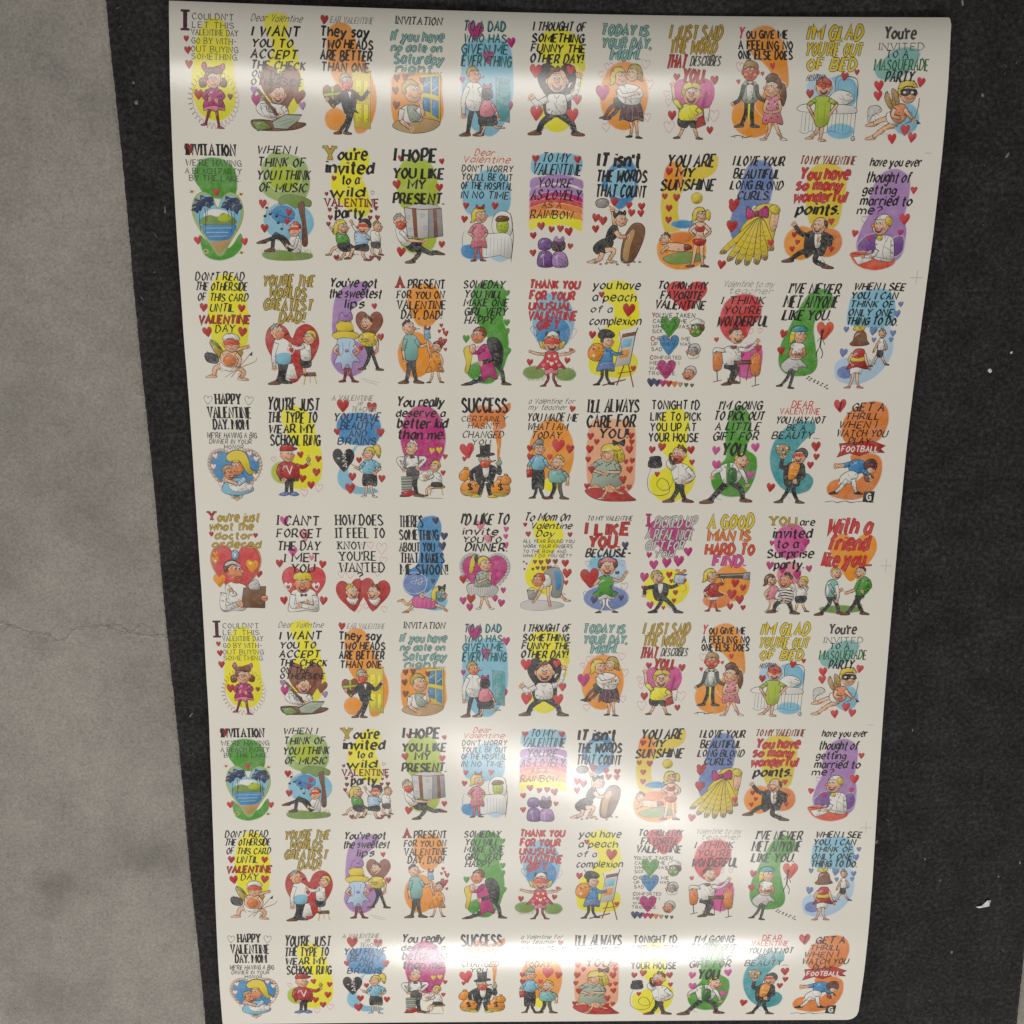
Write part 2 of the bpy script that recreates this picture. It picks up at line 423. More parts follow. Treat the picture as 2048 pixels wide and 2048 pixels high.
def HD(x, y, r, d=1, hair='k', st='s', sk='f', mo='s', red=0):
    """a head: face, ear, nose, eyes, mouth, hair; d = facing (-1, 0, 1)"""
    def T_(s, m_=d or 1):
        return [v for px, py in nums(s) for v in (x + px * r * m_, y + py * r)]
    if st == 'b': P(hair, T_(HAIRS['b'])); return
    if d == 0:
        E(sk, x - r * .98, y + r * .1, r * .2, r * .3, .7); E(sk, x + r * .98, y + r * .1, r * .2, r * .3, .7)
        P(sk, T_('0 -1.05 .6 -.9 .92 -.4 .95 .25 .75 .75 .3 1.1 -.3 1.1 -.75 .75 -.95 .25 -.92 -.4 -.6 -.9'))
    else:
        P(sk, T_('.1 -1.05 .7 -.75 .85 -.3 1.02 .35 .85 .8 .4 1.12 -.15 1.1 -.6 .75 -.85 .2 -.85 -.5 -.5 -.95'))
        E(sk, x - d * r * .78, y + r * .12, r * .22, r * .3, .7)
    if red: P('x', T_('.82 -.35 .9 0 .4 .15 -.3 .1 -.75 0 -.75 -.35 0 -.42'), 0)
    elif r > 13: E('F', x + (d * .62 if d else -.6) * r, y + r * .38, r * .24, r * .2, 0); E('F', x + (-.2 * d if d else .6) * r, y + r * .42, r * .22, r * .2, 0)
    for k in ((-.28, .22) if d == 0 else (.12, .56)):
        ex, ey = x + (d or 1) * k * r, y - r * .22
        if r > 16 and not red: E('w', ex, ey, r * .17, r * .24, .5)
        E('k', ex + (d or 0) * r * .05, ey + r * .04, r * .08, r * .11, 0)
        L([ex - r * .18, ey - r * .36, ex, ey - r * .46, ex + r * .18, ey - r * .38], .7)
    nx = x + (d * .92 if d else -.02) * r
    P('F' if not red else 'x', [nx - r * .2, y + r * .02, nx + r * .12, y - r * .08, nx + r * .3 * (1 if d >= 0 else .4), y + r * .14, nx + r * .08, y + r * .32, nx - r * .24 * (1 if d <= 0 else .5), y + r * .24], .7)
    if mo == 's':
        P('q', T_('-.15 .42 .3 .55 .75 .42 .62 .8 .25 .95 0 .75') if d else [v for px, py in nums('-.5 .45 0 .58 .5 .45 .35 .85 0 1.0 -.35 .85') for v in (x + px * r, y + py * r)], .6)
        L(T_('0 .55 .3 .63 .6 .54') if d else [x - .3 * r, y + .57 * r, x, y + .64 * r, x + .3 * r, y + .57 * r], 1.0, 'w')
    elif mo == 'c': L(T_('0 .6 .35 .72 .72 .56') if d else T_('-.4 .58 0 .72 .4 .58'), .9)
    elif mo == 'f': L(T_('.1 .75 .4 .62 .7 .75') if d else T_('-.3 .75 0 .62 .3 .75'), .9)
    if hair != '-' and st in HAIRS: P(hair, T_(HAIRS[st]))

# ---- lettering: single-stroke skeletons drawn with a broad or a round pen
FONT = {}
for ln in '''A 033D63 1757
B 030D (0D4D5B3808 (0848664303
C (6B3D083365
D 030D (0D3D683303
E 5D0D0353 0848
F 5D0D03 0848
G (6B3D083364 636838
H 030D 636D 0868
I 030D
J (4D453305
K 030D 5D08 1953
L 0D0353
M 030D468D83
N 030D636D
O (3D0833683D
P 030D (0D4D5A3707
Q (3D0833683D 4672
R 030D (0D4D5A3707 3763
S (5B2D0A38653304
T 0D6D 3D33
U (0D0533656D
V 0D336D
W 0D234B638D
X 0D63 6D03
Y 0D38 6D3833
Z 0D6D0363
2 (0B3D5A03 0353
4 4D0656 4D43
. 0304
, 1401
! 0D06 0304
? (0B3D5A3826 2324
' 0D0A
- 0848
$ (5B2D0A38653304 3E32
+ 0858 3B35
a (592A062355 5A53
b 0D03 (083A562305
c (492A062345
d 5D53 (582A062356
e (07574A1A053354
f (5C3D2B23 0A4A
g (582A062456 (5A523001
h 0D03 (073A5853
i 0A03 0C0D
j (2A220001 2C2D
k 0D03 4A06 1743
l 0D03
m 0A03 (082A4843 (486A8883
n 0A03 (083A5853
o (3A0633673A
p 0A00 (083A562305
q (582A062356 5A50
r 0A03 (082A49
s (492A08462304
t (2D253343 0A4A
u (0A053355 5A53
v 0A235A
w 0A2349638A
x 0A53 5A03
y 0A33 6A1001
z 0A5A0353'''.split('\n'):
    ch, *st_ = ln.split(' ')
    g_ = []
    for s_ in st_:
        sm_ = s_[0] == '('; s_ = s_.lstrip('(')
        pts_ = [(int(s_[i], 36), int(s_[i + 1], 36) - 3) for i in range(0, len(s_), 2)]
        g_.append((sm_, pts_))
    FONT[ch] = (max(x for _, q in g_ for x, _ in q), g_)
# style: weight, slant, nib, serif, wobble
STYLES = {'c': (.275, .22, (.40, R(32)), .11, 1.0), 'C': (.29, .12, (.38, R(30)), .16, 1.0), 'i': (.175, .24, (.42, R(30)), .14, .6),
          'r': (.165, .02, (.42, R(25)), .17, .5), 's': (.27, .0, (.55, R(0)), .24, .4), 'm': (.215, .14, None, 0, .9),
          'M': (.20, .0, None, 0, .8), 'x': (.15, .38, (.3, R(40)), 0, .8), 'X': (.19, .2, (.45, R(40)), 0, .8), 'h': (.10, .08, None, 0, 1.0),
          'B': (.33, .10, (.5, R(25)), .14, 1.0), 'b': (.31, .22, (.40, R(32)), .10, 1.0)}
def yfirst(pos): return float(pos.split()[2])
def T(style, col, *lines, wt=1.0):
    base_w, slant, nib, serif, wob = STYLES[style]
    fillc, _, edge = col.partition('/')
    for ln in lines:
        pos, txt = ln.split('|')
        CUR.tg = 0 if col != 'w' and len(txt) > 1 or yfirst(pos) < 60 else 1 + int(float(pos.split()[0]) // 100)
        x0, x1, yt, yb = map(float, pos.split())
        h = yb - yt; k = h / 10
        adv = []; tot = 0
        wsum = 0
        for ch in txt:
            if ch == ' ': adv.append((None, tot)); tot += 4.2; continue
            w_, _ = FONT[ch]; adv.append((ch, tot)); tot += w_ + 2.6
        tot -= 2.6
        pw = h * base_w * wt
        sc = (x1 - x0 - pw - abs(slant) * h * .6) / tot if tot > .1 else 1.
        if tot > .1: pw = min(pw, sc * (2.5 if edge else 3.0))
        for ch, a in adv:
            if not ch: continue
            gx = (x0 + pw / 2 + a * sc) if tot > .1 else (x0 + x1) / 2 - slant * h / 2; w_, st = FONT[ch]
            jy = rnd.uniform(-.05, .05) * h * wob; js = 1 + rnd.uniform(-.05, .05) * wob; jr = rnd.uniform(-.06, .06) * wob
            def mp(px, py):
                X = gx + px * sc * (1 if sc < k * 1.3 else 1); Y = py * k * js
                return X + Y * (slant + jr), yb - Y + jy - jr * px * sc * .5
            strokes = []
            for sm_, pts in st:
                q = smooth([mp(*t) for t in pts], False, 4) if sm_ else [mp(*t) for t in pts]
                if not sm_ and serif == 0 and wob >= .8 and len(q) == 2:   # a little sway in straight strokes
                    mx_ = ((q[0][0] + q[1][0]) / 2 + rnd.uniform(-.02, .02) * h, (q[0][1] + q[1][1]) / 2)
                    q = smooth([q[0], mx_, q[1]], False, 3)
                strokes.append((q, pw, nib))
                if serif and not sm_ and ch not in ".,'-!i?":
                    for e_, o_ in ((pts[0], pts[1]), (pts[-1], pts[-2])):
                        if abs(e_[1] - o_[1]) > 2 and abs(e_[0] - o_[0]) < 4 and e_[1] in (0, 10, 7):
                            X, Y = mp(*e_); d_ = min(serif * h, sc * 2.1 if tot > .1 else 99)
                            Y += (pw * .22 if e_[1] else -pw * .22)
                            if ch in 'hbdklnmrupt' and e_[1] in (7, 10): strokes.append(([(X - d_, Y + d_ * .35), (X + d_ * .2, Y)], pw * .5, None))
                            else: strokes.append(([(X - d_, Y), (X + d_, Y)], pw * (.5 if style == 's' else .36), None))
            if edge:
                for i, (q, w, nb) in enumerate(strokes): ribbon('text', q, w + 3.6, edge, z=24 + i % 12, nib=None)
                for i, (q, w, nb) in enumerate(strokes): ribbon('text', q, w * .9, fillc, z=37 + i % 12, nib=None, soft=.3)
            else:
                for i, (q, w, nb) in enumerate(strokes): ribbon('text', q, w, fillc, z=24 + i % 12, nib=nb, soft=.15)

def SP(x, y, rx, ry, n=22, col='z', r=9):        # a ring of small loops
    p = []
    for k in range(n * 8 + 1):
        t = 2 * math.pi * k / (n * 8); a = t * n
        p.append((x + (rx + r * math.cos(a)) * math.cos(t), y + (ry + r * math.cos(a)) * math.sin(t) + r * math.sin(a) * .6))
    ribbon('toon', p, OUT * .6, col, brush=.3)

def grass(x0, x1, y, h, col='g', n=26):
    for k in range(n):
        x = x0 + (x1 - x0) * (k + rnd.random()) / n
        L([x, y, x + rnd.uniform(-4, 4), y - h * .6, x + rnd.uniform(-9, 9), y - h * rnd.uniform(.6, 1.2)], .7, col)

CARDS = {}      # (row, column) -> (art, view pitch, view height, what it says and shows)
def card(row, col, pitch, hgt, label):
    global CUR
    CUR = Art(); rnd.seed(row * 37 + col * 101)
    CARDS[row, col] = (CUR, pitch, hgt, label)
# ================================================================== the fifty-five drawings
# ---- first row (printed again as the sixth)
card(0, 0, 322, 500, "I COULDN'T LET THIS VALENTINE DAY GO BY, red-haired girl in magenta dress inside a coiled loop")
W('y', '60 200 75 110 110 50 150 32 195 50 225 120 235 220 246 320 240 400 200 450 150 462 90 440 55 380 48 290')
T('s', 'v', '2 36 2 88|I', wt=.8)
T('r', 'S', "50 242 14 40|COULDN'T", '50 245 50 74|LET THIS', '46 262 82 106|VALENTINE DAY', '46 255 118 142|GO BY WITH-', '44 262 152 176|OUT BUYING', '46 262 184 208|SOMETHING.', wt=.8)
H('r 24 122 24,r 30 170 30,r 35 230 34')
SP(145, 375, 108, 112, 34, 'z', 11)
G('q', 15, '130 410 118 440 105 478', -1, 'm'); G('q', 15, '158 410 160 445 168 490', 1, 'm')
P('L', '105 400 145 392 188 402 196 422 170 416 150 428 125 416 98 424')
P('m', '118 335 145 325 175 335 182 370 196 408 145 400 96 410 108 370')
A('m', 18, '120 340 98 365 118 372'); A('m', 18, '172 340 192 362 165 376')
L('130 350 145 372 162 350', .8, 'L')
P('z', '95 285 80 300 85 325 110 320 118 295'); P('z', '195 285 208 300 202 322 178 318 170 292')
HD(145, 288, 36, 0, 'z', 's', 'f', 'c')
P('z', '108 262 92 235 118 245 145 242 178 232 192 245 182 268 145 262'); P('M', '96 228 110 222 116 242 100 250'); P('M', '182 232 196 224 198 246 184 248')
H('r 76 356 40,z 222 362 24')

card(0, 1, 322, 500, 'I WANT YOU TO ACCEPT THE CHECK ON THE OTHER SIDE, boy writing at a desk before a dark red heart')
W('y', '66 40 82 10 125 0 170 8 182 45 168 95 205 140 226 200 240 260 250 320 225 390 195 425 150 420 80 380 60 320 80 220 110 150 84 90')
T('x', 'S', '4 248 8 36|Dear Valentine', wt=.8)
T('c', 'k', '5 240 58 98|I WANT', '4 205 112 146|YOU TO', '0 226 158 194|ACCEPT', '0 262 206 240|THE CHECK', '4 170 246 274|ON THE', '0 246 280 308|OTHERSIDE')
H('z 142 318 190 -2', .8); H('z 225 350 60 10')
P('w', '30 392 60 372 110 385 168 395 172 440 120 452 60 440 28 415')
L('70 395 66 440', .8); L('40 400 60 425', .6, 'b')
P('n', '0 460 40 452 120 458 245 462 250 476 200 492 100 500 20 492')
HD(128, 345, 34, 0, 'z', 't', 'f', 's')
A('w', 22, '150 395 168 425 140 440'); A('w', 26, '60 385 70 425 120 436')
Q('z', '28 328 38 324 130 432 118 436'); 
Q('e', '100 462 160 430 238 430 220 455 170 490 110 488'); L('130 462 210 440', .5); L('140 476 200 455', .5)
Q('i', '4 462 60 458 100 490 30 500'); H('p 18 330 30,m 26 370 42,p 242 390 32')

card(0, 2, 322, 490, 'THEY SAY TWO HEADS ARE BETTER THAN ONE, man in black tails with a heart box at a yellow door')
W('o', '44 60 90 28 145 48 178 130 232 230 264 330 250 420 210 478 165 480 150 400 90 300 50 230 34 140'); WE('o', 72, 432, 48, 46)
H('r 22 16 36'); T('i', 's', '48 252 4 30|EAR VALENTINE', wt=.8)
T('m', 'k', '0 236 46 86|They say', '4 254 100 136|TWO HEADS', '0 250 146 186|ARE BETTER', '4 244 196 232|THAN ONE.')
Q('Y', '150 224 236 236 236 470 160 462', .6, oc='D'); Q('y', '166 262 196 266 196 345 166 342', .5, oc='D'); Q('y', '204 268 226 270 226 348 204 346', .5, oc='D'); Q('y', '166 362 196 366 196 440 166 440', .5, oc='D'); Q('y', '204 366 226 368 226 444 204 442', .5, oc='D')
H('z 60 335 92 -4', .9); Q('G', '52 295 64 295 66 380 56 380', .5); Q('G', '20 325 100 318 100 330 20 338', .5)
G('k', 20, '128 390 130 430 92 484', -1, 'n'); G('k', 20, '148 390 142 430 118 484', 1, 'n')
P('k', '100 320 125 310 165 312 172 345 166 385 180 405 160 400 150 425 138 400 118 408 105 380 98 350')
A('k', 20, '165 325 196 345 226 312'); A('k', 20, '104 330 80 362 42 352')
Q('w', '128 314 150 312 142 350'); Q('m', '126 308 150 318 150 306 126 320', .5)
HD(124, 272, 28, 1, 'e', 's', 'f', 's'); P('x', '108 280 124 276 148 284 140 302 122 308 106 298', .6)

card(0, 3, 322, 500, 'INVITATION IF YOU HAVE NO DATE ON SATURDAY NIGHT, blond boy leaning at an open window')
T('C', 'k', '24 246 4 36|INVITATION', wt=.65)
T('b', 'T/S', '0 256 68 108|If you have', '2 246 120 152|no date on', '14 256 164 204|Saturday', '24 248 210 242|night...', wt=.6)
W('o', '20 256 120 246 235 250 244 330 250 420 215 470 130 498 40 480 10 420 8 330')
Q('Y', '140 250 236 246 238 452 150 420', .7); Q('b', '156 262 190 258 190 332 156 328', .6); Q('b', '198 258 228 256 228 340 198 334', .6); Q('b', '156 346 190 352 190 412 156 402', .6); Q('b', '198 354 228 362 228 438 198 420', .6)
L('160 300 186 280', 1.5, 'w'); L('200 320 226 300', 1.5, 'w')
H('z 32 268 30,z 72 264 30,z 152 276 28,z 26 322 32,z 30 384 34')
P('N', '10 470 60 440 150 436 236 452 200 488 120 502 50 494')
P('w', '40 410 80 382 112 380 150 400 150 446 110 455 50 460'); P('e', '82 386 116 384 142 402 138 446 98 450 84 420')
A('w', 26, '55 400 50 450 92 478', 'f'); A('w', 24, '130 395 158 428 146 376', 'f')
HD(102, 322, 42, 1, 'd', 's', 'f', 'c')

card(0, 4, 322, 490, 'TO A DAD WHO HAS GIVEN ME EVERYTHING, father in white shirt walking with a little girl')
W('c', '12 130 60 90 180 80 236 120 250 250 244 340 210 430 160 482 100 478 40 430 10 300')
H('m 70 46 76 4,m 240 90 40,m 132 156 52')
T('m', 't', '10 214 4 44|TO A DAD', '14 220 60 94|WHO HAS', '0 226 104 142|GIVEN ME', '2 242 150 194|EVERYTHING', wt=.8)
T('m', 'k', '12 216 5 45|TO A DAD', '16 222 61 95|WHO HAS', '2 228 105 143|GIVEN ME', '4 244 151 195|EVERYTHING', wt=.45)
H('m 10 254 26,m 228 362 46')
Q('t', '168 240 236 250 236 430 172 420', .5, oc='u', soft=.9); L('186 262 222 266', .6, 'u'); L('186 262 186 320 220 324', .6, 'u'); L('184 340 184 400', .6, 'u')
G('k', 26, '60 370 46 420 36 478', -1, 'n'); G('k', 26, '76 370 104 420 100 476', -1, 'n')
P('w', '30 272 62 262 98 276 100 320 96 378 40 380 22 330'); A('w', 24, '36 284 14 340 16 398'); A('w', 22, '92 285 112 330 110 356')
L('60 290 64 370', .5, 'b')
G('f', 12, '120 436 112 460 100 480', -1, 'f'); G('f', 12, '150 436 180 452 196 448', 1, 'f')
P('k', '96 398 160 396 178 434 140 444 90 440'); P('L', '104 342 148 340 160 400 96 402'); A('L', 14, '150 350 172 386 180 410', 'f')
E('z', 118, 360, 3, 3, 0); E('z', 138, 378, 3, 3, 0); E('z', 120, 388, 3, 3, 0)
P('k', '104 292 128 280 150 294 154 322 130 338 104 326'); P('m', '112 268 128 280 144 266 148 284 128 288 108 286')
HD(62, 232, 30, 1, 'd', 's', 'F', 'c'); L('86 246 108 242 112 232', 1.3, 'n')

card(0, 5, 301, 482, 'I THOUGHT OF SOMETHING FUNNY THE OTHER DAY, laughing man with arms up before a black heart')
W('y', '50 70 100 34 180 40 236 90 248 160 236 210 120 200 52 150'); WE('y', 126, 390, 72, 68); WE('y', 190, 240, 50, 60)
T('c', 'k', '14 256 2 38|I THOUGHT OF', '8 248 52 86|SOMETHING', '4 256 96 128|FUNNY THE', '0 246 136 172|OTHER DAY!')
H('k 126 262 178 0')
G('k', 30, '105 388 64 420 44 458', -1, 'n'); G('k', 30, '145 388 196 424 208 458', 1, 'n')
P('k', '76 312 126 300 178 312 190 350 172 402 124 396 84 402 64 350')
P('w', '88 306 124 300 162 306 172 350 164 382 124 388 86 382 78 350')
A('w', 28, '84 322 40 342 20 324'); A('w', 28, '168 318 208 296 222 232')
L('220 222 226 186', 2.2, 'f'); L('112 306 124 318 138 306', 1, 'k'); L('124 320 124 380', .5, 'S')
HD(126, 244, 44, 0, 'n', 't')
H('R 30 206 52,R 186 200 38,R 36 382 56,R 198 386 52,R 218 322 38')

card(0, 6, 301, 485, "TODAY IS YOUR DAY, MOM, mother and daughter hugging on an orange oval")
WE('o', 126, 300, 106, 142)
T('b', 'T/S', '14 236 6 46|TODAY IS', '18 252 60 100|YOUR DAY,', '58 200 106 150|MOM.', wt=.8)
H('m 30 288 62,_L 58 184 38,_L 220 166 36,_O 238 250 36,_L 232 388 32,_O 196 330 34,_L 48 432 34,_L 22 212 24')
G('f', 15, '150 392 164 430 160 466', -1, 'k'); G('f', 15, '178 392 186 430 190 470', 1, 'k')
P('v', '128 330 196 326 216 402 190 398 160 408 124 398 108 400'); L('146 340 138 396', .6, 'L'); L('164 340 166 400', .6, 'L'); L('182 340 196 396', .6, 'L')
G('z', 18, '100 330 66 352 44 388', -1, 'S'); G('S', 18, '110 340 84 372 60 392', -1, 'S')
P('S', '82 310 140 312 134 350 92 348')
P('w', '100 262 140 250 190 262 202 300 190 334 132 336 104 316 92 290'); A('w', 20, '188 270 202 300 138 306'); A('w', 20, '96 274 120 300 170 290')
HD(106, 220, 32, 1, 'Y', 'l', 'f', 'c'); HD(166, 204, 30, -1, 'd', 'l', 'f', 'c')

card(0, 7, 301, 488, 'I JUST SAID THE WORD THAT DESCRIBES YOU, blond boy with a candy box before a red heart')
T('b', 'd/n', '18 262 4 58|I JUST SAID', '18 238 66 118|THE WORD', wt=.6); T('b', 'r/q', '6 108 130 182|THAT', wt=.7)
T('i', 'S', '112 256 130 170|DESCRIBES'); T('b', 'r/q', '76 196 186 240|YOU.', wt=.9)
H('M 134 322 192 -2', .5); H('r 56 220 30,r 226 230 36,_L 12 290 26,_L 22 325 28,_L 28 428 46,_L 228 380 46,_r 200 285 30,r 40 380 38,r 212 440 30')
G('f', 16, '95 420 84 450 72 470', -1, 'n'); G('f', 16, '140 420 148 450 158 472', 1, 'n')
P('k', '70 390 120 380 164 396 160 428 128 430 118 418 104 432 70 424')
Q('r', '156 352 196 340 192 418 146 436', .8); Q('w', '180 352 208 346 204 400 188 412', .6)
P('y', '78 340 118 332 156 342 162 392 118 402 72 394'); A('y', 22, '82 350 48 316 40 258', 'f'); L('40 252 34 226', 1.8, 'f'); A('y', 20, '150 352 178 372 152 386', 'f')
HD(124, 290, 40, 0, 'd', 's'); P('Y', '84 268 96 244 130 240 160 250 166 272 130 262 100 270')

card(0, 8, 301, 480, 'YOU GIVE ME A FEELING NO ONE ELSE DOES, shy boy and ponytailed girl on a gold shape')
W('o', '62 50 110 6 170 4 214 50 238 120 252 200 250 250 214 250 180 200 140 150 90 120'); WE('o', 104, 370, 98, 88); W('o', '110 330 150 270 190 230 240 240 220 320 170 380')
T('b', 'R', '22 60 2 50|Y'); T('M', 'k', '58 246 18 50|OU GIVE ME', '24 270 62 96|A FEELING NO', '24 270 102 136|ONE ELSE DOES')
H('_L 34 168 34,R 180 164 24,_O 222 176 38,R 30 230 18,R 136 196 16,_O 90 320 20')
G('k', 22, '70 300 68 360 50 408', -1, 'S'); G('k', 22, '92 300 94 360 100 408', 1, 'S'); Q('y', '76 312 86 312 84 400 78 400', 0)
P('e', '52 236 80 228 112 238 114 310 52 312'); P('w', '68 236 96 236 92 302 72 302', .6); Q('q', '66 232 98 246 98 232 66 246', .6)
A('S', 18, '54 244 40 300 12 320', None); A('S', 18, '110 244 120 290 150 310')
HD(82, 188, 34, 0, '-', 's', 'x', 'c'); P('N', '50 178 58 150 80 142 108 152 116 176 84 168')
L('4 458 40 452 70 460 100 452', 1.4); L('20 452 24 464', 1); L('60 452 56 466', 1)
G('f', 16, '176 396 176 430 160 462', -1, 'f'); G('f', 16, '200 396 216 430 236 462', 1, 'w')
P('L', '156 292 190 282 216 300 222 350 236 404 190 394 146 402 152 340'); A('f', 16, '164 302 150 346 178 356'); A('f', 16, '212 304 220 344 186 356')
for a in ((170, 320), (196, 312), (182, 378), (212, 372), (160, 388), (204, 338)): E('q', *a, 4, 4, 0)
P('n', '210 250 236 240 246 290 234 330 222 300'); HD(184, 252, 36, -1, 'n', 's', 'f', 'c'); P('n', '150 214 176 196 206 206 190 226 162 228')

card(0, 9, 301, 485, "I'M GLAD YOU'RE OUT OF BED, red-haired boy in green hospital gown beside a bed")
WE('c', 180, 280, 80, 70); WE('c', 190, 440, 60, 30); WE('B', 90, 260, 60, 50)
T('b', 'Y/k', "18 276 4 60|I'M GLAD", "10 280 74 126|YOU'RE OUT", '20 252 140 186|OF BED', wt=.75)
T('x', 'S', '22 110 206 232|HOSPITAL')
L('158 330 158 222 200 212 252 226 256 300 250 462', 1.6, 'S'); L('170 330 170 236 200 226 240 238 244 330', 1, 'b'); E('a', 248, 470, 9, 9)
P('w', '130 300 170 270 224 280 240 310 200 330 140 330'); P('w', '4 334 80 326 200 330 246 338 240 366 10 360', .8)
for x in range(14, 240, 17): L([x, 364, x - 3, 440], .8, 'S' if x % 2 else 't')
L('0 440 30 452 60 440 100 452 150 440 200 452 244 440', .9, 'b')
G('f', 18, '86 410 84 440 60 466', -1, 'f'); G('f', 18, '108 410 104 446 100 474', 1, 'f')
P('G', '66 302 106 294 136 306 140 350 134 400 108 424 76 416 64 370 72 340'); L('80 320 84 400', .7, 'g'); L('116 320 112 405', .7, 'g')
A('G', 18, '70 310 36 336 62 376', 'f'); A('G', 18, '132 310 168 330 142 362', 'f')
HD(104, 256, 34, 0, 'x', 't', 'f', 's', red=1); P('x', '72 240 84 224 110 220 134 232 136 250 104 240')
H('r 196 212 34,r 44 286 34,r 250 194 22')

card(0, 10, 301, 476, "YOU'RE INVITED TO A MASQUERADE PARTY, masked cupid flying with bow among red hearts")
W('T', '100 96 150 82 204 90 214 120 180 170 130 200 70 214 30 196 22 160 60 130'); WE('c', 172, 372, 58, 62)
T('B', 'S', '54 202 0 46|You\'re', wt=.8); T('r', 'S', '34 236 64 92|INVITED', wt=.7); T('C', 'k', '64 168 94 124|TO A', wt=.6); T('C', 'h', '14 262 130 174|MASQUERADE', wt=.5); T('c', 'k', '64 206 180 222|PARTY.', wt=.8)
P('a', '0 330 40 318 60 340 20 360 14 390 60 380 40 400 6 396')
P('N', '96 330 70 290 80 260 104 300 100 250 124 262 138 300 130 340'); L('86 280 108 320', .7); L('108 266 122 316', .7)
G('f', 24, '120 380 80 372 28 392', -1, 'f'); G('f', 24, '130 390 80 410 30 446', -1, 'f')
P('w', '84 350 120 344 146 376 130 398 90 384'); P('F', '110 322 150 310 176 330 172 366 146 390 112 376 100 350')
L('226 286 222 330 206 372 168 392', 1.6, 'n'); L('160 350 232 384', 1, 'k'); Q('k', '224 376 240 390 222 392', 0)
A('f', 18, '160 330 180 350 200 372', None); A('f', 18, '118 330 110 360 146 366')
HD(170, 264, 38, 1, 'Y', 's', 'f', 'c'); P('Y', '132 250 136 226 160 216 196 220 214 244 170 238', 1)
P('k', '140 254 172 250 210 254 206 276 182 270 168 278 146 274'); E('w', 158, 264, 7, 5, 0); E('w', 192, 264, 7, 5, 0)
H('R 42 238 42 -6,R 40 278 38,R 228 222 36 10,R 116 452 38,R 172 416 42,R 206 446 38 8')

# ---- second row (printed again as the seventh)
def flower(x, y, r=16):
    for k in range(9):
        a = k * .7; L([x, y, x + r * math.cos(a), y + r * .8 * math.sin(a)], 1.5, 'w' if k % 2 else 'Y')
    E('n', x, y, r * .35, r * .3, .4)

card(1, 0, 333, 568, "INVITATION WE'RE HAVING A BEACH PARTY BY THE LAKE, heart framing a lake with palms on green")
W('g', '48 140 80 90 140 76 205 92 246 150 244 240 200 270 110 262 70 220 46 180'); W('g', '60 450 120 500 200 510 256 440 262 500 215 552 140 572 80 550 62 500')
H('r 26 34 46'); T('s', 'k', '8 256 10 64|INVITATION'); T('r', 'S', "6 276 86 114|WE'RE HAVING", '2 276 126 152|A BEACH PARTY', '20 272 160 186|BY THE LAKE.', wt=.9)
def big_heart(col, x, y, sx, sy, o=1, oc='k', part='toon'):
    CUR.group += 1
    p = [(x + px * sx, y + py * sy) for px, py in smooth(_H, True, 4)]
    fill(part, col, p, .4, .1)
    if o: ribbon('toon', p, OUT * o, oc, True, brush=.5)
big_heart('J', 152, 386, 252, 294, .8, 'i'); big_heart('c', 152, 382, 226, 262, .5, 'i')
P('w', '90 340 130 322 190 330 214 350 190 372 110 376 84 362', 0); P('i', '66 372 110 352 150 360 180 340 232 366 236 392 150 398 70 396', .4); P('G', '150 362 190 342 220 360 200 380 160 380', 0)
Q('b', '62 402 240 398 226 440 196 476 104 476 78 440', 0); L('80 416 220 412', .8, 'w'); L('90 436 200 434', .8, 'w'); L('100 456 190 452', .8, 'w')
P('N', '110 484 196 470 222 444 190 500 152 536 120 504', 0); L('72 400 232 396', .8, 'h')
for x, y, a, b_ in ((62, 300, 30, 26), (92, 282, 34, 24), (48, 322, 22, 18), (216, 288, 36, 28), (240, 314, 26, 26), (196, 306, 24, 18), (108, 300, 22, 16)): P('u', [t for k in range(9) for t in (x + a * (1 + .25 * (-1) ** k) * math.cos(k * .7), y + b_ * (1 + .25 * (-1) ** k) * math.sin(k * .7))], .5)
for p in ('70 310 60 370 64 430', '88 300 92 360 84 440', '104 300 96 380', '212 306 220 370 214 436', '236 320 232 380 238 428', '198 316 206 360'): L(p, 1.1)
for x, y in ((30, 240), (268, 248), (82, 530), (258, 534)): flower(x, y)
H('R 150 240 30,R 46 476 36,R 276 478 34')

card(1, 1, 333, 560, 'WHEN I THINK OF YOU I THINK OF MUSIC, boy leaning on a tree with notes in the air')
W('J', '46 80 90 34 150 40 220 60 256 110 262 200 226 260 150 276 60 246 24 200 40 150 30 110'); W('G', '70 120 120 90 190 110 220 160 180 210 100 210 60 170')
WE('c', 156, 366, 122, 96); WE('b', 130, 330, 60, 44)
T('c', 'k', '10 206 4 40|WHEN I', '10 250 60 102|THINK OF', '4 272 120 164|YOU I THINK', '10 256 180 222|OF MUSIC', wt=.75)
P('i', '110 256 150 236 210 240 268 262 262 292 220 284 190 300 150 278 116 284', .6)
P('n', '206 280 232 270 238 340 246 470 218 474 222 380 212 330'); L('224 300 232 440', .6)
for k in range(5): L([20 + k * 26, 300 + 10 * k, 150 + k * 12, 352], .35, 'S')
for x, y in ((50, 300), (66, 330), (96, 340), (104, 372), (40, 340), (120, 400)): E('k', x, y, 8, 6, 0); L([x + 6, y, x + 8, y - 26], .7)
grass(20, 270, 540, 40, 'i', 40); P('i', '20 520 90 504 180 510 264 520 250 546 130 556 40 548', 0)
P('w', '160 440 196 430 212 460 208 510 170 514 150 490'); G('k', 26, '160 500 90 426 70 500', -1, 'n'); G('k', 24, '166 506 120 440 30 462', -1, 'n')
A('w', 16, '196 446 180 490 150 482'); HD(186, 402, 30, -1, 'x', 't', 'f', 'c', 1)
H('r 32 280 38,r 158 320 30,r 148 364 28,r 36 398 38')

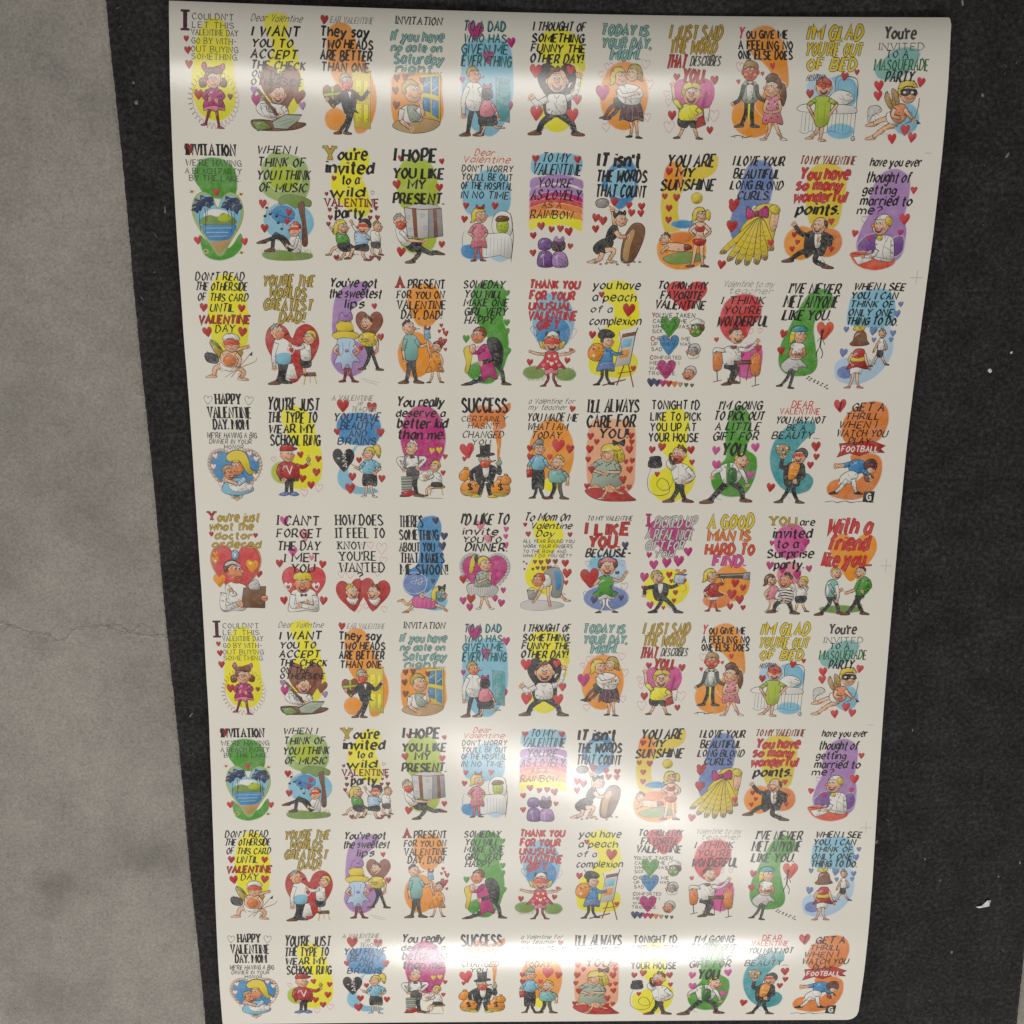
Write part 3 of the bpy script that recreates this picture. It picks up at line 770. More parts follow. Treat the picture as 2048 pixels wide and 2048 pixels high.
card(1, 2, 333, 562, "YOU'RE INVITED TO A WILD VALENTINE PARTY, three children running over small hearts")
W('y', '96 60 130 20 200 14 226 50 216 110 190 150 214 210 230 290 200 338 140 320 70 260 40 200 44 140 76 96')
T('s', 'd/k', '4 70 4 68|Y', wt=1.3); T('C', 'k', "66 224 12 66|ou're", '8 252 76 130|invited', '84 182 140 182|to a', '26 206 198 244|wild', '50 206 296 344|party'); T('r', 'r/k', '4 270 254 290|VALENTINE', wt=.6)
H('q 52 156 24,q 14 232 18,_q 240 222 18,q 28 308 20,q 30 346 24,q 226 344 22,q 262 342 24,q 60 300 16,q 56 542 28,q 132 526 20,q 230 540 24,q 268 542 22,q 20 378 22,q 256 300 16,q 232 312 16')
A('g', 16, '70 430 40 410 34 400', 'f'); A('w', 16, '168 420 140 380 134 366', 'f'); A('w', 14, '250 410 262 380 250 372', 'f')
G('f', 16, '80 480 40 500 24 524', -1, 'N'); G('f', 16, '100 484 96 520 76 546', -1, 'N')
P('g', '58 424 100 420 122 450 116 480 64 476'); P('k', '64 474 120 470 150 500 100 512 70 500')
G('f', 18, '170 490 140 500 120 540', -1, 'n'); G('f', 18, '200 490 186 520 200 546', 1, 'n')
P('B', '150 420 200 416 216 450 204 486 156 482'); P('k', '150 480 210 474 216 504 180 506 150 500'); A('B', 16, '206 430 226 450 240 444', 'f')
G('f', 14, '240 480 232 510 250 530', 1, 'n'); G('f', 14, '262 476 276 500 272 520', 1, 'n'); P('w', '228 412 262 408 276 440 270 470 236 470'); P('S', '230 464 274 462 270 490 236 488')
HD(86, 392, 30, 1, 'Y', 'l', 'f', 's'); HD(196, 386, 32, -1, 'k', 's', 'f', 's', 1); HD(262, 386, 22, 1, 'd', 't', 'f', 'c')

card(1, 3, 333, 560, 'I HOPE YOU LIKE MY PRESENT, man staggering under a huge silver parcel')
W('G', '30 120 60 60 120 44 180 60 216 120 226 220 214 290 120 310 40 270 26 190'); WE('G', 126, 430, 92, 78)
T('B', 'k', '6 226 2 60|I HOPE', '0 262 92 140|YOU LIKE', '74 168 150 192|MY', '0 262 214 262|PRESENT.', wt=.8)
H('r 44 46 28,r 246 56 26,r 24 172 40,r 234 182 36,r 42 498 44,r 246 458 32')
G('k', 26, '90 470 134 500 100 542', -1, 'n'); G('S', 26, '110 460 184 502 222 498', 1, 'n'); P('k', '64 446 130 440 146 480 100 496 66 476')
P('w', '20 376 60 372 90 400 96 452 60 470 24 430')
Q('a', '60 284 180 272 244 284 252 418 130 432 74 418'); Q('s', '180 272 244 284 252 418 178 430', .6); Q('a', '60 284 120 262 220 266 244 284 150 292', .6)
Q('z', '98 284 118 284 126 428 108 424', .5); Q('z', '204 284 218 286 226 424 210 426', .5); L('70 282 150 290 240 282', 1.6, 'z')
for x, y in ((80, 330), (90, 390), (150, 320), (164, 380), (190, 350), (236, 330)): H('_U %d %d 18' % (x, y))
A('w', 22, '40 396 80 440 150 446', 'f'); HD(36, 350, 30, 1, 'e', 't', 'f', 'c'); P('x', '20 356 44 350 66 364 58 386 30 388', .6)

card(1, 4, 333, 566, "DEAR VALENTINE DON'T WORRY YOU'LL BE OUT OF THE HOSPITAL IN NO TIME, girl visiting a green patient")
W('c', '16 180 60 150 110 108 170 100 226 130 248 200 240 290 180 320 90 330 20 290'); W('b', '10 480 60 470 150 490 140 530 60 540 12 520'); WE('B', 200, 510, 50, 40)
T('x', 'x', '66 172 0 30|Dear', '8 250 34 64|Valentine', wt=1.2); T('m', 'k', "4 262 78 108|DON'T WORRY", "4 260 118 150|YOU'LL BE OUT", '0 262 160 194|OF THE HOSPITAL', '0 252 206 240|IN NO TIME.', wt=.75)
H('r 28 276 30,r 172 274 34,r 20 342 32')
P('w', '164 330 200 300 246 310 262 360 250 420 190 430 160 390'); P('G', '186 346 220 334 240 360 236 398 206 412 184 390'); P('n', '176 340 196 322 236 326 244 344 216 350 184 352'); E('k', 204, 372, 3, 3, 0); L('196 392 214 396', .8)
P('w', '108 430 170 410 250 420 256 530 200 520 110 526', .8)
for x in range(116, 250, 18): L([x, 432, x - 2, 520], .7, 'b')
L('250 310 266 420 256 550', 1.6, 'S'); L('20 400 10 440 14 530', 1, 'b')
G('x', 15, '82 480 78 510 74 544', -1, 'n'); G('x', 15, '102 480 104 510 108 542', 1, 'n')
P('L', '60 374 94 362 122 380 124 430 134 482 94 476 52 484 62 430')
for y in (392, 412, 432, 456): L([58, y, 128, y - 2], .5, 'z')
for x in (72, 90, 108): L([x, 374, x - 2, 478], .5, 'z')
A('L', 16, '64 380 44 410 70 430', 'f'); A('L', 16, '118 384 134 410 116 432', 'f')
HD(98, 322, 32, 1, 'Y', 'l', 'f', 'c'); P('r', '80 268 98 284 118 266 116 290 82 290', .7)

card(1, 5, 280, 498, "TO MY VALENTINE YOU'RE AS LOVELY AS A RAINBOW, two children seen from behind under a rainbow")
W('c', '20 20 90 4 200 12 216 60 190 92 90 96 14 90 6 50'); 
def band(col, y0, y1, n=9):
    up = [(x, y0 + 26 * ((x - 112) / 112) ** 2 + rnd.uniform(-3, 3)) for x in [4 + 27 * k for k in range(n)]]
    dn = [(x, y1 + 26 * ((x - 112) / 112) ** 2 + rnd.uniform(-3, 3)) for x in [4 + 27 * k for k in range(n)][::-1]]
    W(col, [t for p in up + dn for t in p])
for c_, a, b_ in (('p', 96, 130), ('p', 140, 178), ('m', 168, 200), ('R', 194, 226), ('O', 218, 256), ('o', 246, 286), ('y', 272, 312)): band(c_, a, b_)
T('c', 'k', '44 166 2 40|TO MY', '4 220 50 96|VALENTINE', "30 180 112 150|YOU'RE", '0 220 162 204|AS LOVELY', '50 136 214 240|AS A', '0 196 250 284|RAINBOW.', wt=.6)
H('r 22 28 30,r 198 28 30,r 50 318 32,r 94 332 26,r 132 328 28,r 168 340 34,r 18 360 28,r 176 404 24,r 18 436 28')
P('P', '44 436 70 426 98 440 104 494 40 494'); P('p', '104 440 130 428 158 442 166 494 104 494'); L('60 440 64 490', .7, 'w'); L('120 444 122 490', .7, 'w')
HD(68, 402, 27, 0, 'P', 'b'); HD(126, 406, 27, 0, 'v', 'b'); P('p', '104 378 116 362 128 376 144 362 150 380 126 388', .5)

card(1, 6, 280, 492, "IT ISN'T THE WORDS THAT COUNT, caveman with stone hammer carving a slab")
W('b', '40 100 80 50 140 34 170 70 176 140 160 200 110 240 80 220 60 180 30 150'); WE('c', 110, 130, 50, 60)
T('m', 'k', "4 194 6 60|IT isn't", '0 226 76 124|THE WORDS', '0 226 140 190|THAT COUNT', wt=1.15)
H('r 84 210 34,r 8 280 34,r 38 292 36,r 8 328 30,r 146 224 28,r 158 256 30,r 200 228 30,r 198 258 28')
P('s', '4 214 20 198 50 200 62 216 44 236 14 234'); L('50 222 96 250', 3, 'N')
A('f', 20, '90 320 84 280 78 252')
P('n', '120 458 128 370 160 310 196 300 218 326 212 380 176 462 144 476'); P('N', '128 450 136 380 160 330 176 340 160 400 150 468', .4)
P('k', '4 400 30 376 70 366 86 390 60 430 24 440 2 424'); P('k', '62 330 84 310 104 324 100 360 70 384 52 370')
A('f', 20, '92 336 112 360 140 360'); G('f', 22, '50 420 90 420 70 464', 1, 'f'); G('f', 22, '40 430 30 460 10 466', -1, 'f')
HD(112, 286, 26, 1, 'k', 't', 'f', 'f'); P('k', '84 276 80 252 98 262 104 246 116 258 130 246 134 266 110 262', .6)
for k in range(9): E('s', 10 + k * 24, 474 + rnd.uniform(-8, 10), 6, 4, .5)

card(1, 7, 280, 488, 'YOU ARE MY SUNSHINE, woman in red swimsuit and sunbather on an orange beach')
W('Y', '30 60 70 24 130 60 180 30 238 4 232 70 150 120 96 160 84 240 100 310 40 330 14 250 16 150'); WE('o', 60, 90, 40, 60); WE('b', 108, 294, 50, 16); W('o', '6 380 60 334 140 330 200 360 210 440 160 482 80 486 20 450')
T('b', 'k', '26 240 0 50|YOU ARE', '64 152 56 94|MY', '0 242 102 148|SUNSHINE', wt=.95)
E('Y', 162, 182, 25, 25, .4, oc='D'); H('r 40 70 30,r 26 176 24,r 76 180 30,r 46 226 28,r 46 276 28')
P('O', '60 340 120 330 150 350 130 372 70 370', 0); P('i', '30 440 120 412 210 428 190 452 80 468', .7)
P('f', '36 378 80 374 140 384 150 400 100 412 44 404'); P('q', '120 380 146 384 148 402 122 406', .6); A('f', 12, '50 390 30 410 24 420'); HD(36, 358, 22, -1, 'S', 't', 'f', 'c')
G('f', 18, '170 370 164 420 158 470', -1, 'n'); G('f', 18, '192 370 196 420 204 470', 1, 'n')
P('f', '160 290 184 284 206 292 198 330 208 372 158 374 168 330'); P('r', '158 296 182 306 204 296 200 322 182 326 164 320', .7); P('r', '158 358 208 356 206 378 184 386 160 378', .7)
A('f', 14, '164 296 140 320 160 344'); A('f', 14, '202 296 226 324 204 346'); HD(182, 252, 26, 1, 'Y', 'l', 'f', 'c'); P('Y', '206 230 224 244 220 276 204 262', .7)

card(1, 8, 280, 486, 'I LOVE YOUR BEAUTIFUL LONG BLOND CURLS, bundle of yellow ringlets tied with a magenta bow')
W('U', '70 60 110 24 160 30 186 80 180 180 150 230 110 210 96 280 70 340 30 350 16 280 40 180')
T('c', 'k', '10 236 4 42|I LOVE YOUR', '14 218 58 96|BEAUTIFUL', '4 234 108 142|LONG BLOND', '34 186 152 186|CURLS.', wt=.8)
P('Y', '110 230 140 206 196 206 222 240 214 300 190 400 120 430 70 400 60 320 90 270')
for tx, ty in ((-4, 412), (26, 440), (62, 452), (100, 456), (140, 452), (172, 434), (196, 396)):
    P('Y', [130 + (tx - 100) * .2, 280, 148 + (tx - 100) * .2, 284, tx + 16, ty - 4, tx - 12, ty - 8], 1)
    for k in (.35, .5, .65, .8): 
        cx_, cy_ = 136 + (tx - 136) * k, 280 + (ty - 280) * k; L([cx_ - 12, cy_ - 4, cx_, cy_ + 6, cx_ + 13, cy_ - 2], .8, 'D')
    E('N', tx, ty, 13, 9, .8); E('n', tx, ty, 6, 4, 0)
P('f', '196 230 220 240 216 300 196 320 184 280', .8); P('Y', '176 222 204 206 226 230 206 250', .7)
P('m', '84 216 120 240 166 212 176 262 128 256 86 270'); E('q', 126, 246, 10, 12, .6); H('r 28 206 46,r 22 222 34,r 24 300 48,R 196 370 28 -8,r -10 466 36')

card(1, 9, 280, 490, 'TO MY VALENTINE YOU HAVE SO MANY WONDERFUL POINTS, bald man in tails bowing with open arm')
W('Y', '60 80 110 36 180 44 222 100 216 200 196 300 120 320 80 280 60 200'); WE('o', 52, 376, 72, 72); WE('O', 166, 372, 62, 62)
T('i', 'z', '18 260 2 36|TO MY VALENTINE', wt=1.2); T('b', 'R/q', '22 242 54 100|You have', '8 216 106 146|so many', '0 234 152 196|wonderful', wt=.8); T('b', 'k', '14 212 204 250|points.')
H('r 20 340 22,r 36 372 20,r 16 402 22,R 174 280 26,O 190 350 22,r 186 400 22', .8)
G('k', 26, '106 406 56 416 14 448', -1, 'n'); G('k', 26, '130 410 120 452 164 474', 1, 'n')
P('k', '74 332 118 322 160 330 190 352 170 380 150 430 112 420 80 440 66 400'); P('w', '108 332 132 330 136 386 114 392', .6); A('k', 22, '84 346 44 330 20 300'); A('k', 22, '156 346 180 380 136 362')
L('122 336 124 386', .6); HD(126, 298, 32, -1, '-', 's', 'f', 's'); P('v', '142 276 160 284 158 310 148 300', .6)

card(1, 10, 280, 482, 'HAVE YOU EVER THOUGHT OF GETTING MARRIED TO ME, boy writing a letter on a lilac shape')
W('p', '76 120 110 70 170 56 222 96 226 180 216 250 232 320 222 420 150 460 60 430 24 380 40 300 66 240 60 170'); W('P', '30 380 60 340 110 330 130 380 110 430 50 420'); W('P', '180 350 222 340 224 400 190 420')
W('x', '4 412 60 404 130 424 196 440 180 466 120 482 50 470 14 440')
T('X', 'k', '46 272 8 42|have you ever', '34 236 66 110|thought of', '24 176 124 158|getting', '18 250 168 206|married to', '8 122 212 244|me?', wt=1.2)
H('R 246 140 28,R 220 262 44,R 12 326 28,m 208 320 24,_p 50 268 30,m 76 346 24')
P('w', '104 350 140 332 172 340 186 370 188 440 140 444 104 430 110 400'); L('150 350 140 400 150 440', .8, 'S'); L('170 350 176 430', .7, 'S')
Q('w', '14 428 76 420 100 440 40 462', .7); A('w', 20, '116 396 100 420 64 424'); L('60 430 72 396', 1.2, 'n'); L('0 412 60 418 200 440', .8)
HD(124, 288, 38, -1, 'w', 's', 'f', 's'); P('Y', '144 252 164 262 166 290 150 290 136 270', .6); P('Y', '112 334 132 338 130 354 110 352', .7)

# ---- third row (printed again as the eighth)
card(2, 0, 320, 545, "DON'T READ THE OTHERSIDE OF THIS CARD UNTIL VALENTINE DAY, cupid drawing a bow on yellow")
W('y', '62 140 84 60 130 12 180 14 222 60 246 150 248 260 236 350 200 390 110 390 70 330 58 240')
T('b', 'k', "4 246 2 40|DON'T READ", '0 258 50 88|THE OTHERSIDE', '8 258 104 140|OF THIS CARD', '64 190 154 192|UNTIL', '84 186 258 294|DAY', wt=.62); T('b', 'r/k', '6 262 212 250|VALENTINE', wt=.7)
H('r 38 172 38,r 220 174 36,r 48 292 46,r 218 290 44')
P('d', '94 420 56 350 70 340 110 370 122 420'); P('i', '74 350 60 330 90 345 110 380', .6); P('d', '190 360 214 390 200 420 180 400', .6)
P('S', '30 400 70 400 96 430 80 450 36 440'); L('40 440 26 414', 1.6); L('54 404 40 390', 1.6)
G('f', 26, '120 456 76 474 66 510', -1, 'f'); G('f', 26, '166 460 214 492 196 522', 1, 'f')
P('w', '100 446 150 450 196 448 190 480 150 490 108 476', .8); P('f', '110 396 150 376 186 392 194 430 176 464 126 464 104 436'); E('O', 148, 434, 32, 28, .5)
L('250 400 150 520', 1.2, 'n'); L('120 520 200 470 270 440 280 420', 1.4, 'N'); Q('k', '244 406 262 388 258 410', 0)
A('f', 18, '116 400 150 390 236 366'); A('f', 18, '180 400 200 430 184 466'); HD(160, 350, 36, 0, 'w', 't', 'f', 'f', 0); P('x', '126 336 160 328 196 338 194 356 160 352 128 356', .5); P('w', '120 330 132 306 164 300 196 312 200 334 160 322', .8)

card(2, 1, 320, 530, "YOU'RE THE WORLDS GREATEST DAD, boy pinning a medal on father before a dark red heart")
T('b', 'd/k', "4 262 4 54|YOU'RE THE", '34 222 62 106|WORLDS', '0 250 118 166|GREATEST', '74 206 176 224|DAD!', wt=.7)
big_heart('r', 138, 366, 262, 268, .6, 'q')
Q('n', '190 470 246 468 250 486 186 488', .8); L('196 488 186 530', 2, 'd'); L('240 488 250 526', 2, 'd'); L('218 488 218 520', 1.6, 'd')
Q('w', '100 430 140 424 156 500 86 500', .6); G('k', 30, '76 424 76 470 56 516', -1, 'n'); G('k', 30, '100 424 90 470 84 510', 1, 'k')
P('w', '50 314 90 300 130 330 128 390 120 424 60 424 48 370'); P('c', '60 380 122 376 120 424 60 424', 0); A('w', 24, '60 326 44 380 44 440')
G('f', 16, '196 430 190 460 200 474', -1, 'n'); P('k', '176 400 222 402 222 440 180 442'); P('w', '182 330 220 330 228 370 222 408 178 404'); A('w', 20, '196 340 160 350 134 336')
HD(66, 272, 32, 1, 'e', 't', 'f', 'c'); P('F', '60 274 96 268 100 296 70 304', .4); L('98 290 124 276', 1.8, 'k'); HD(224, 296, 30, -1, 'Y', 's', 'f', 'c'); H('w 132 360 38,r 132 360 24')

card(2, 2, 320, 520, "YOU'VE GOT THE SWEETEST LIPS, girl in huge yellow hat facing a laughing boy")
W('p', '20 180 40 90 90 40 160 20 200 30 190 80 130 130 90 200 100 270 60 300 20 270'); WE('p', 96, 380, 88, 88)
T('b', 'k', "6 246 4 44|You've got", '0 266 54 94|the sweetest', '76 180 104 142|lips', wt=.85)
big_heart('z', 198, 222, 134, 128, .8, 'q'); H('r 224 132 26,r 252 278 32,r 156 332 22,R 226 352 18')
P('d', '38 230 52 200 100 200 116 232 114 270 44 270'); P('Y', '44 214 110 214 114 246 42 246', 0); P('p', '50 196 62 162 84 184 108 160 116 196 84 206'); P('Y', '14 268 50 254 110 254 146 268 130 288 80 294 30 288'); 
G('q', 18, '76 430 74 460 66 490', -1, 'q'); G('q', 18, '96 430 98 460 112 490', 1, 'q')
P('B', '44 290 80 284 120 292 124 330 112 352 150 400 116 396 104 436 84 410 60 440 52 404 20 408 46 350 36 320'); L('60 300 66 340 54 380', .8, 'P'); L('100 300 96 340 112 380', .8, 'P'); E('p', 84, 346, 9, 8, .6)
A('f', 14, '44 320 22 346 44 362'); A('f', 14, '120 320 142 346 122 362')
G('k', 20, '176 316 194 370 166 428', -1, 'n'); G('k', 20, '200 316 214 370 234 430', 1, 'n'); P('Y', '152 270 184 256 222 264 232 300 214 322 170 322 150 300'); A('Y', 16, '160 270 150 296 190 294'); A('Y', 16, '222 272 236 300 232 340', 'f')
HD(184, 212, 28, -1, 'n', 't', 'f', 's'); L('150 480 190 488 240 500', .6, 's'); L('166 492 230 510', .5, 's')

card(2, 3, 320, 525, 'A PRESENT FOR YOU ON VALENTINE DAY, DAD, girl in orange dress lifting a parcel to father')
W('o', '70 60 120 30 190 40 222 90 216 160 180 220 120 230 80 180 60 120'); WE('o', 96, 370, 86, 110)
T('s', 'r/k', '4 44 2 48|A', wt=.8); T('C', 'k', '58 246 10 50|PRESENT', '4 240 64 98|FOR YOU ON', '4 250 110 148|VALENTINE', '24 230 156 194|DAY, DAD!', wt=.75)
G('S', 26, '58 388 62 440 48 500', -1, 'n'); G('S', 26, '86 388 86 440 98 498', 1, 'n'); P('T', '40 282 74 270 104 286 108 340 100 394 44 392 36 330'); A('T', 20, '48 294 34 350 40 396', 'f'); A('T', 20, '98 296 120 330 160 314', 'f')
HD(62, 238, 30, 1, 'v', 't', 'f', 'c'); L('92 248 118 242', 1.6, 'n')
G('f', 12, '180 450 176 480 166 502', -1, 'n'); G('f', 12, '206 450 212 480 220 500', 1, 'n')
P('o', '166 366 200 356 222 372 222 410 236 452 196 448 146 456 168 410')
for a in ((176, 380), (200, 376), (190, 400), (214, 410), (170, 430), (206, 434)): E('n', *a, 4, 4, 0)
A('f', 12, '172 370 160 340 156 300'); A('f', 12, '216 370 228 400 222 430'); Q('c', '138 250 166 244 172 290 142 294'); L('140 270 170 266', 1.6, 'r'); P('r', '138 244 146 226 156 242 170 228 168 246', .6)
HD(202, 330, 25, -1, 'n', 's', 'f', 's'); P('r', '210 292 226 284 232 310 244 300 236 322 218 316', .6); H('r 224 226 18,r 246 264 26,r 214 254 16,r 242 300 20,r 234 246 14,r 244 342 16')

card(2, 4, 320, 520, 'SOMEDAY YOU WILL MAKE ONE GIRL VERY HAPPY, red-haired man dipping a girl in magenta')
W('g', '58 60 110 20 170 18 212 50 222 120 206 190 232 270 232 360 200 450 150 500 90 496 50 460 110 400 140 300 90 220 60 140'); W('g', '40 420 90 400 110 440 70 480 36 460')
T('i', 'k', '8 216 10 45|SOMEDAY', '14 206 56 90|YOU WILL', '10 236 96 130|MAKE ONE', '12 230 138 174|GIRL VERY', '14 176 180 214|HAPPY.', wt=1.25)
H('g 226 66 26,g 226 206 30,g 222 252 38,g 26 286 34,g 230 346 38,g 84 440 50', .6, 'h')
P('Y', '14 340 40 320 58 340 50 400 36 452 20 444 26 400'); G('k', 24, '170 400 204 440 216 498', 1, 'n'); G('k', 20, '100 470 90 490 50 502', -1, 'k')
P('m', '84 340 120 310 150 340 160 400 184 480 140 470 110 496 100 440 90 400'); P('k', '130 290 176 280 208 330 206 400 186 420 160 380 140 340'); A('m', 22, '120 320 90 350 60 352'); A('k', 24, '160 310 180 370 110 400')
P('f', '44 322 66 312 74 340 60 356 44 346', .8); HD(88, 268, 34, -1, 'z', 's', 'F', 'f', 0); G('k', 16, '70 486 52 500 26 506', -1, 'n')

card(2, 5, 301, 512, 'THANK YOU FOR YOUR UNUSUAL VALENTINE GIFT, pigtailed girl in hearts dress on a blue circle')
WE('c', 126, 200, 96, 138); WE('b', 126, 250, 80, 80); WE('i', 40, 440, 50, 30); WE('i', 190, 446, 48, 30)
T('m', 'R/q', '8 246 6 42|THANK YOU', '10 226 56 94|FOR YOUR', '8 212 106 140|UNUSUAL', '4 236 150 188|VALENTINE', '44 168 196 232|GIFT.', wt=.9)
grass(6, 90, 480, 60, 'i', 18); grass(150, 226, 480, 60, 'i', 16)
H('_u 44 240 46,_L 212 250 46,r 20 390 30,r 196 380 28,R 212 330 18')
G('q', 14, '104 440 108 470 92 500', -1, 'q'); G('q', 14, '136 440 134 470 150 500', 1, 'q'); P('L', '92 420 122 410 150 420 150 448 122 440 94 450')
P('R', '90 344 124 338 154 346 158 376 190 420 160 414 140 428 122 414 100 428 84 414 50 422 84 376'); H('w 110 360 14,w 136 360 14,L 84 404 18,w 122 396 20,L 158 404 18,w 104 386 12,w 144 386 12', .3)
A('f', 14, '92 352 56 350 24 340'); A('f', 14, '152 352 188 350 222 336'); P('Y', '84 300 62 286 70 320 90 324'); P('Y', '158 300 182 284 176 318 154 324')
HD(122, 296, 38, 0, 'e', 't', 'f', 's'); P('x', '88 280 122 272 158 282 156 302 122 298 90 302', .5); P('k', '92 244 110 252 104 264 90 262', .5); P('k', '140 244 154 240 156 262 142 262', .5); P('w', '96 268 104 248 124 240 146 250 150 268 122 262', .7)

card(2, 6, 301, 514, 'YOU HAVE A PEACH OF A COMPLEXION, girl painter in blue smock at her easel')
W('y', '66 40 110 4 170 8 214 50 236 130 234 200 190 226 150 240 160 300 236 360 236 430 180 460 90 456 20 430 14 330 50 250 110 200 120 130 80 90')
T('X', 'k', '14 242 2 40|you have', '14 226 60 96|a peach', '8 116 120 150|of a', '4 254 172 208|complexion', wt=1.1)
H('r 60 66 26,r 190 136 58,r 24 256 34,r 224 416 26')
L('236 220 148 500', 3.2, 'z'); L('176 300 228 508', 3.2, 'z'); L('150 440 220 430', 2.4, 'z'); L('80 500 190 470', 2.6, 'z'); Q('a', '166 252 228 240 206 396 134 410', 1); Q('z', '166 252 228 240 224 256 164 268', .5); Q('c', '170 276 214 270 206 310 162 318', 0); Q('o', '158 330 204 322 196 360 150 370', 0)
G('k', 16, '76 420 76 460 60 492', -1, 'k'); G('k', 16, '98 420 100 460 114 488', 1, 'k')
P('b', '62 330 92 316 122 330 124 380 134 430 90 424 50 430 60 380'); P('U', '64 390 126 386 132 428 90 422 52 428', .4); A('b', 18, '114 336 140 348 168 342'); P('o', '8 330 30 300 66 300 82 330 66 376 36 382 8 360'); E('r', 32, 324, 6, 6, 0); E('g', 56, 320, 6, 6, 0); E('w', 34, 356, 7, 6, 0); L('150 240 168 340', .8, 'n')
HD(94, 286, 28, 1, 'k', 's', 'f', 'c'); P('k', '50 256 66 232 106 234 128 252 120 268 80 262 60 272'); L('60 240 50 222', 1.6)

card(2, 7, 301, 514, "TO MOM MY FAVORITE VALENTINE YOU'VE TAKEN CARE OF ME, lined list with green, blue and magenta hearts")
big_heart('R', 166, 66, 190, 130, 0, 'k', 'wash')
T('b', 'k', '24 266 4 38|TO MOM MY', '40 246 48 84|FAVORITE', '14 262 92 130|VALENTINE', wt=.85)
for t, a in (('r', '8 26 150 172|Y'), ('r', '8 26 262 284|C'), ('r', '8 26 354 374|C')): T('M', t, a)
T('M', 'S', "24 212 152 172|OU'VE TAKEN", '14 176 180 198|CARE OF ME', '14 190 206 224|WHEN I WAS', '14 62 230 246|SICK', '26 196 264 282|HEERED ME', '12 202 290 306|UP WHEN I WAS', '14 66 316 332|SAD', '26 160 356 372|OMFORTED', '10 150 382 398|ME WHEN I', '10 110 408 424|WAS IN', '4 140 432 448|TROUBLE.', wt=.75)
H('g 96 212 92 0,b 98 300 92 0,m 90 418 88 0', .3)
HD(224, 226, 32, -1, 'z', 's', 'g', 'f'); P('w', '192 190 222 176 256 190 254 204 222 198 194 206', .8)
HD(214, 330, 30, -1, 'a', 's', 's', 'f'); P('w', '190 344 214 356 240 344 236 366 196 366', .6); HD(202, 438, 30, -1, 'a', 's', 'F', 's')
for k, (c_, s_) in enumerate((('u', 40), ('u', 34), ('m', 32), ('r', 30), ('O', 26), ('N', 22), ('h', 20), ('h', 18))): H('%s %d %d %d 0' % (c_, 22 + k * 28, 484 + k * 2, s_))

card(2, 8, 301, 520, "VALENTINE TO MY TEACHER I THINK YOU'RE WONDERFUL, boy at a school desk on a pink shape")
W('R', '20 190 40 110 90 70 160 66 206 100 210 170 170 220 150 270 90 290 40 250'); W('M', '150 320 210 300 236 350 226 430 180 470 120 450 110 390')
T('x', 's', '24 270 0 28|Valentine to my', '50 266 34 60|teacher', wt=.9); T('c', 'k', '20 230 74 110|I THINK', "34 220 120 156|YOU'RE", '4 258 168 214|WONDERFUL', wt=.72)
H('R 12 282 22,r 214 322 32,r 140 356 20,_L 170 240 26,_L 216 236 24')
P('O', '2 350 20 340 44 350 48 400 40 430 8 430'); P('O', '182 360 226 352 230 450 190 450'); L('24 430 30 486', 2, 'S'); L('210 450 214 506', 2, 'S'); L('10 490 50 480', 1.6, 'S'); L('196 510 232 500', 1.6, 'S')
G('k', 26, '60 400 120 420 100 484', 1, 'n'); G('k', 24, '60 410 100 430 86 494', -1, 'n'); P('w', '44 330 80 312 120 320 136 360 124 400 60 404 46 370')
Q('n', '100 386 182 382 188 398 104 402'); L('130 402 140 492', 2, 'n'); L('176 400 168 480', 2, 'n'); A('w', 20, '54 336 10 330 8 344'); A('w', 20, '120 326 170 330 206 290'); Q('q', '84 314 110 310 112 324 88 328', .5); HD(104, 262, 34, 1, 'v', 't', 'f', 's')

card(2, 9, 301, 505, "I'VE NEVER MET ANYONE LIKE YOU, blond girl in blue cap beside black stick figure on a red heart")
W('g', '90 130 130 60 190 30 240 50 244 110 190 150 170 210 186 290 206 370 190 420 130 440 60 430 20 380 24 290 56 210')
T('i', 'k', "34 286 6 50|I'VE NEVER", '14 282 62 116|MET ANYONE', '14 250 128 174|LIKE YOU.', wt=1.25)
H('r 30 240 36 14,r 26 320 36 -8'); H('x 226 222 80 0'); E('k', 214, 226, 9, 12, 0); L('214 236 210 300', 3); L('212 250 194 276', 1.4); L('212 250 232 290', 1.4); L('210 298 196 330 200 346', 1.8); L('210 298 226 330 220 356', 1.8)
G('S', 16, '80 410 66 450 40 484', -1, 'S'); G('S', 16, '94 410 88 460 80 494', 1, 'S'); P('a', '30 390 70 350 110 352 130 370 158 400 120 396 110 420 80 404 60 424'); P('w', '74 290 100 280 134 292 136 330 120 360 76 358 66 320'); A('F', 14, '76 306 72 340 116 336'); A('F', 14, '130 306 138 340 96 346')
HD(104, 246, 32, 1, 'Y', 'l', 'f', 'f'); P('t', '66 218 90 202 128 206 144 224 110 228 76 230')
for k in range(14): E('S', 150 + k * 9 + rnd.uniform(-4, 4), 436 + k * 4 + 12 * (k % 2), 5, 3, .3)

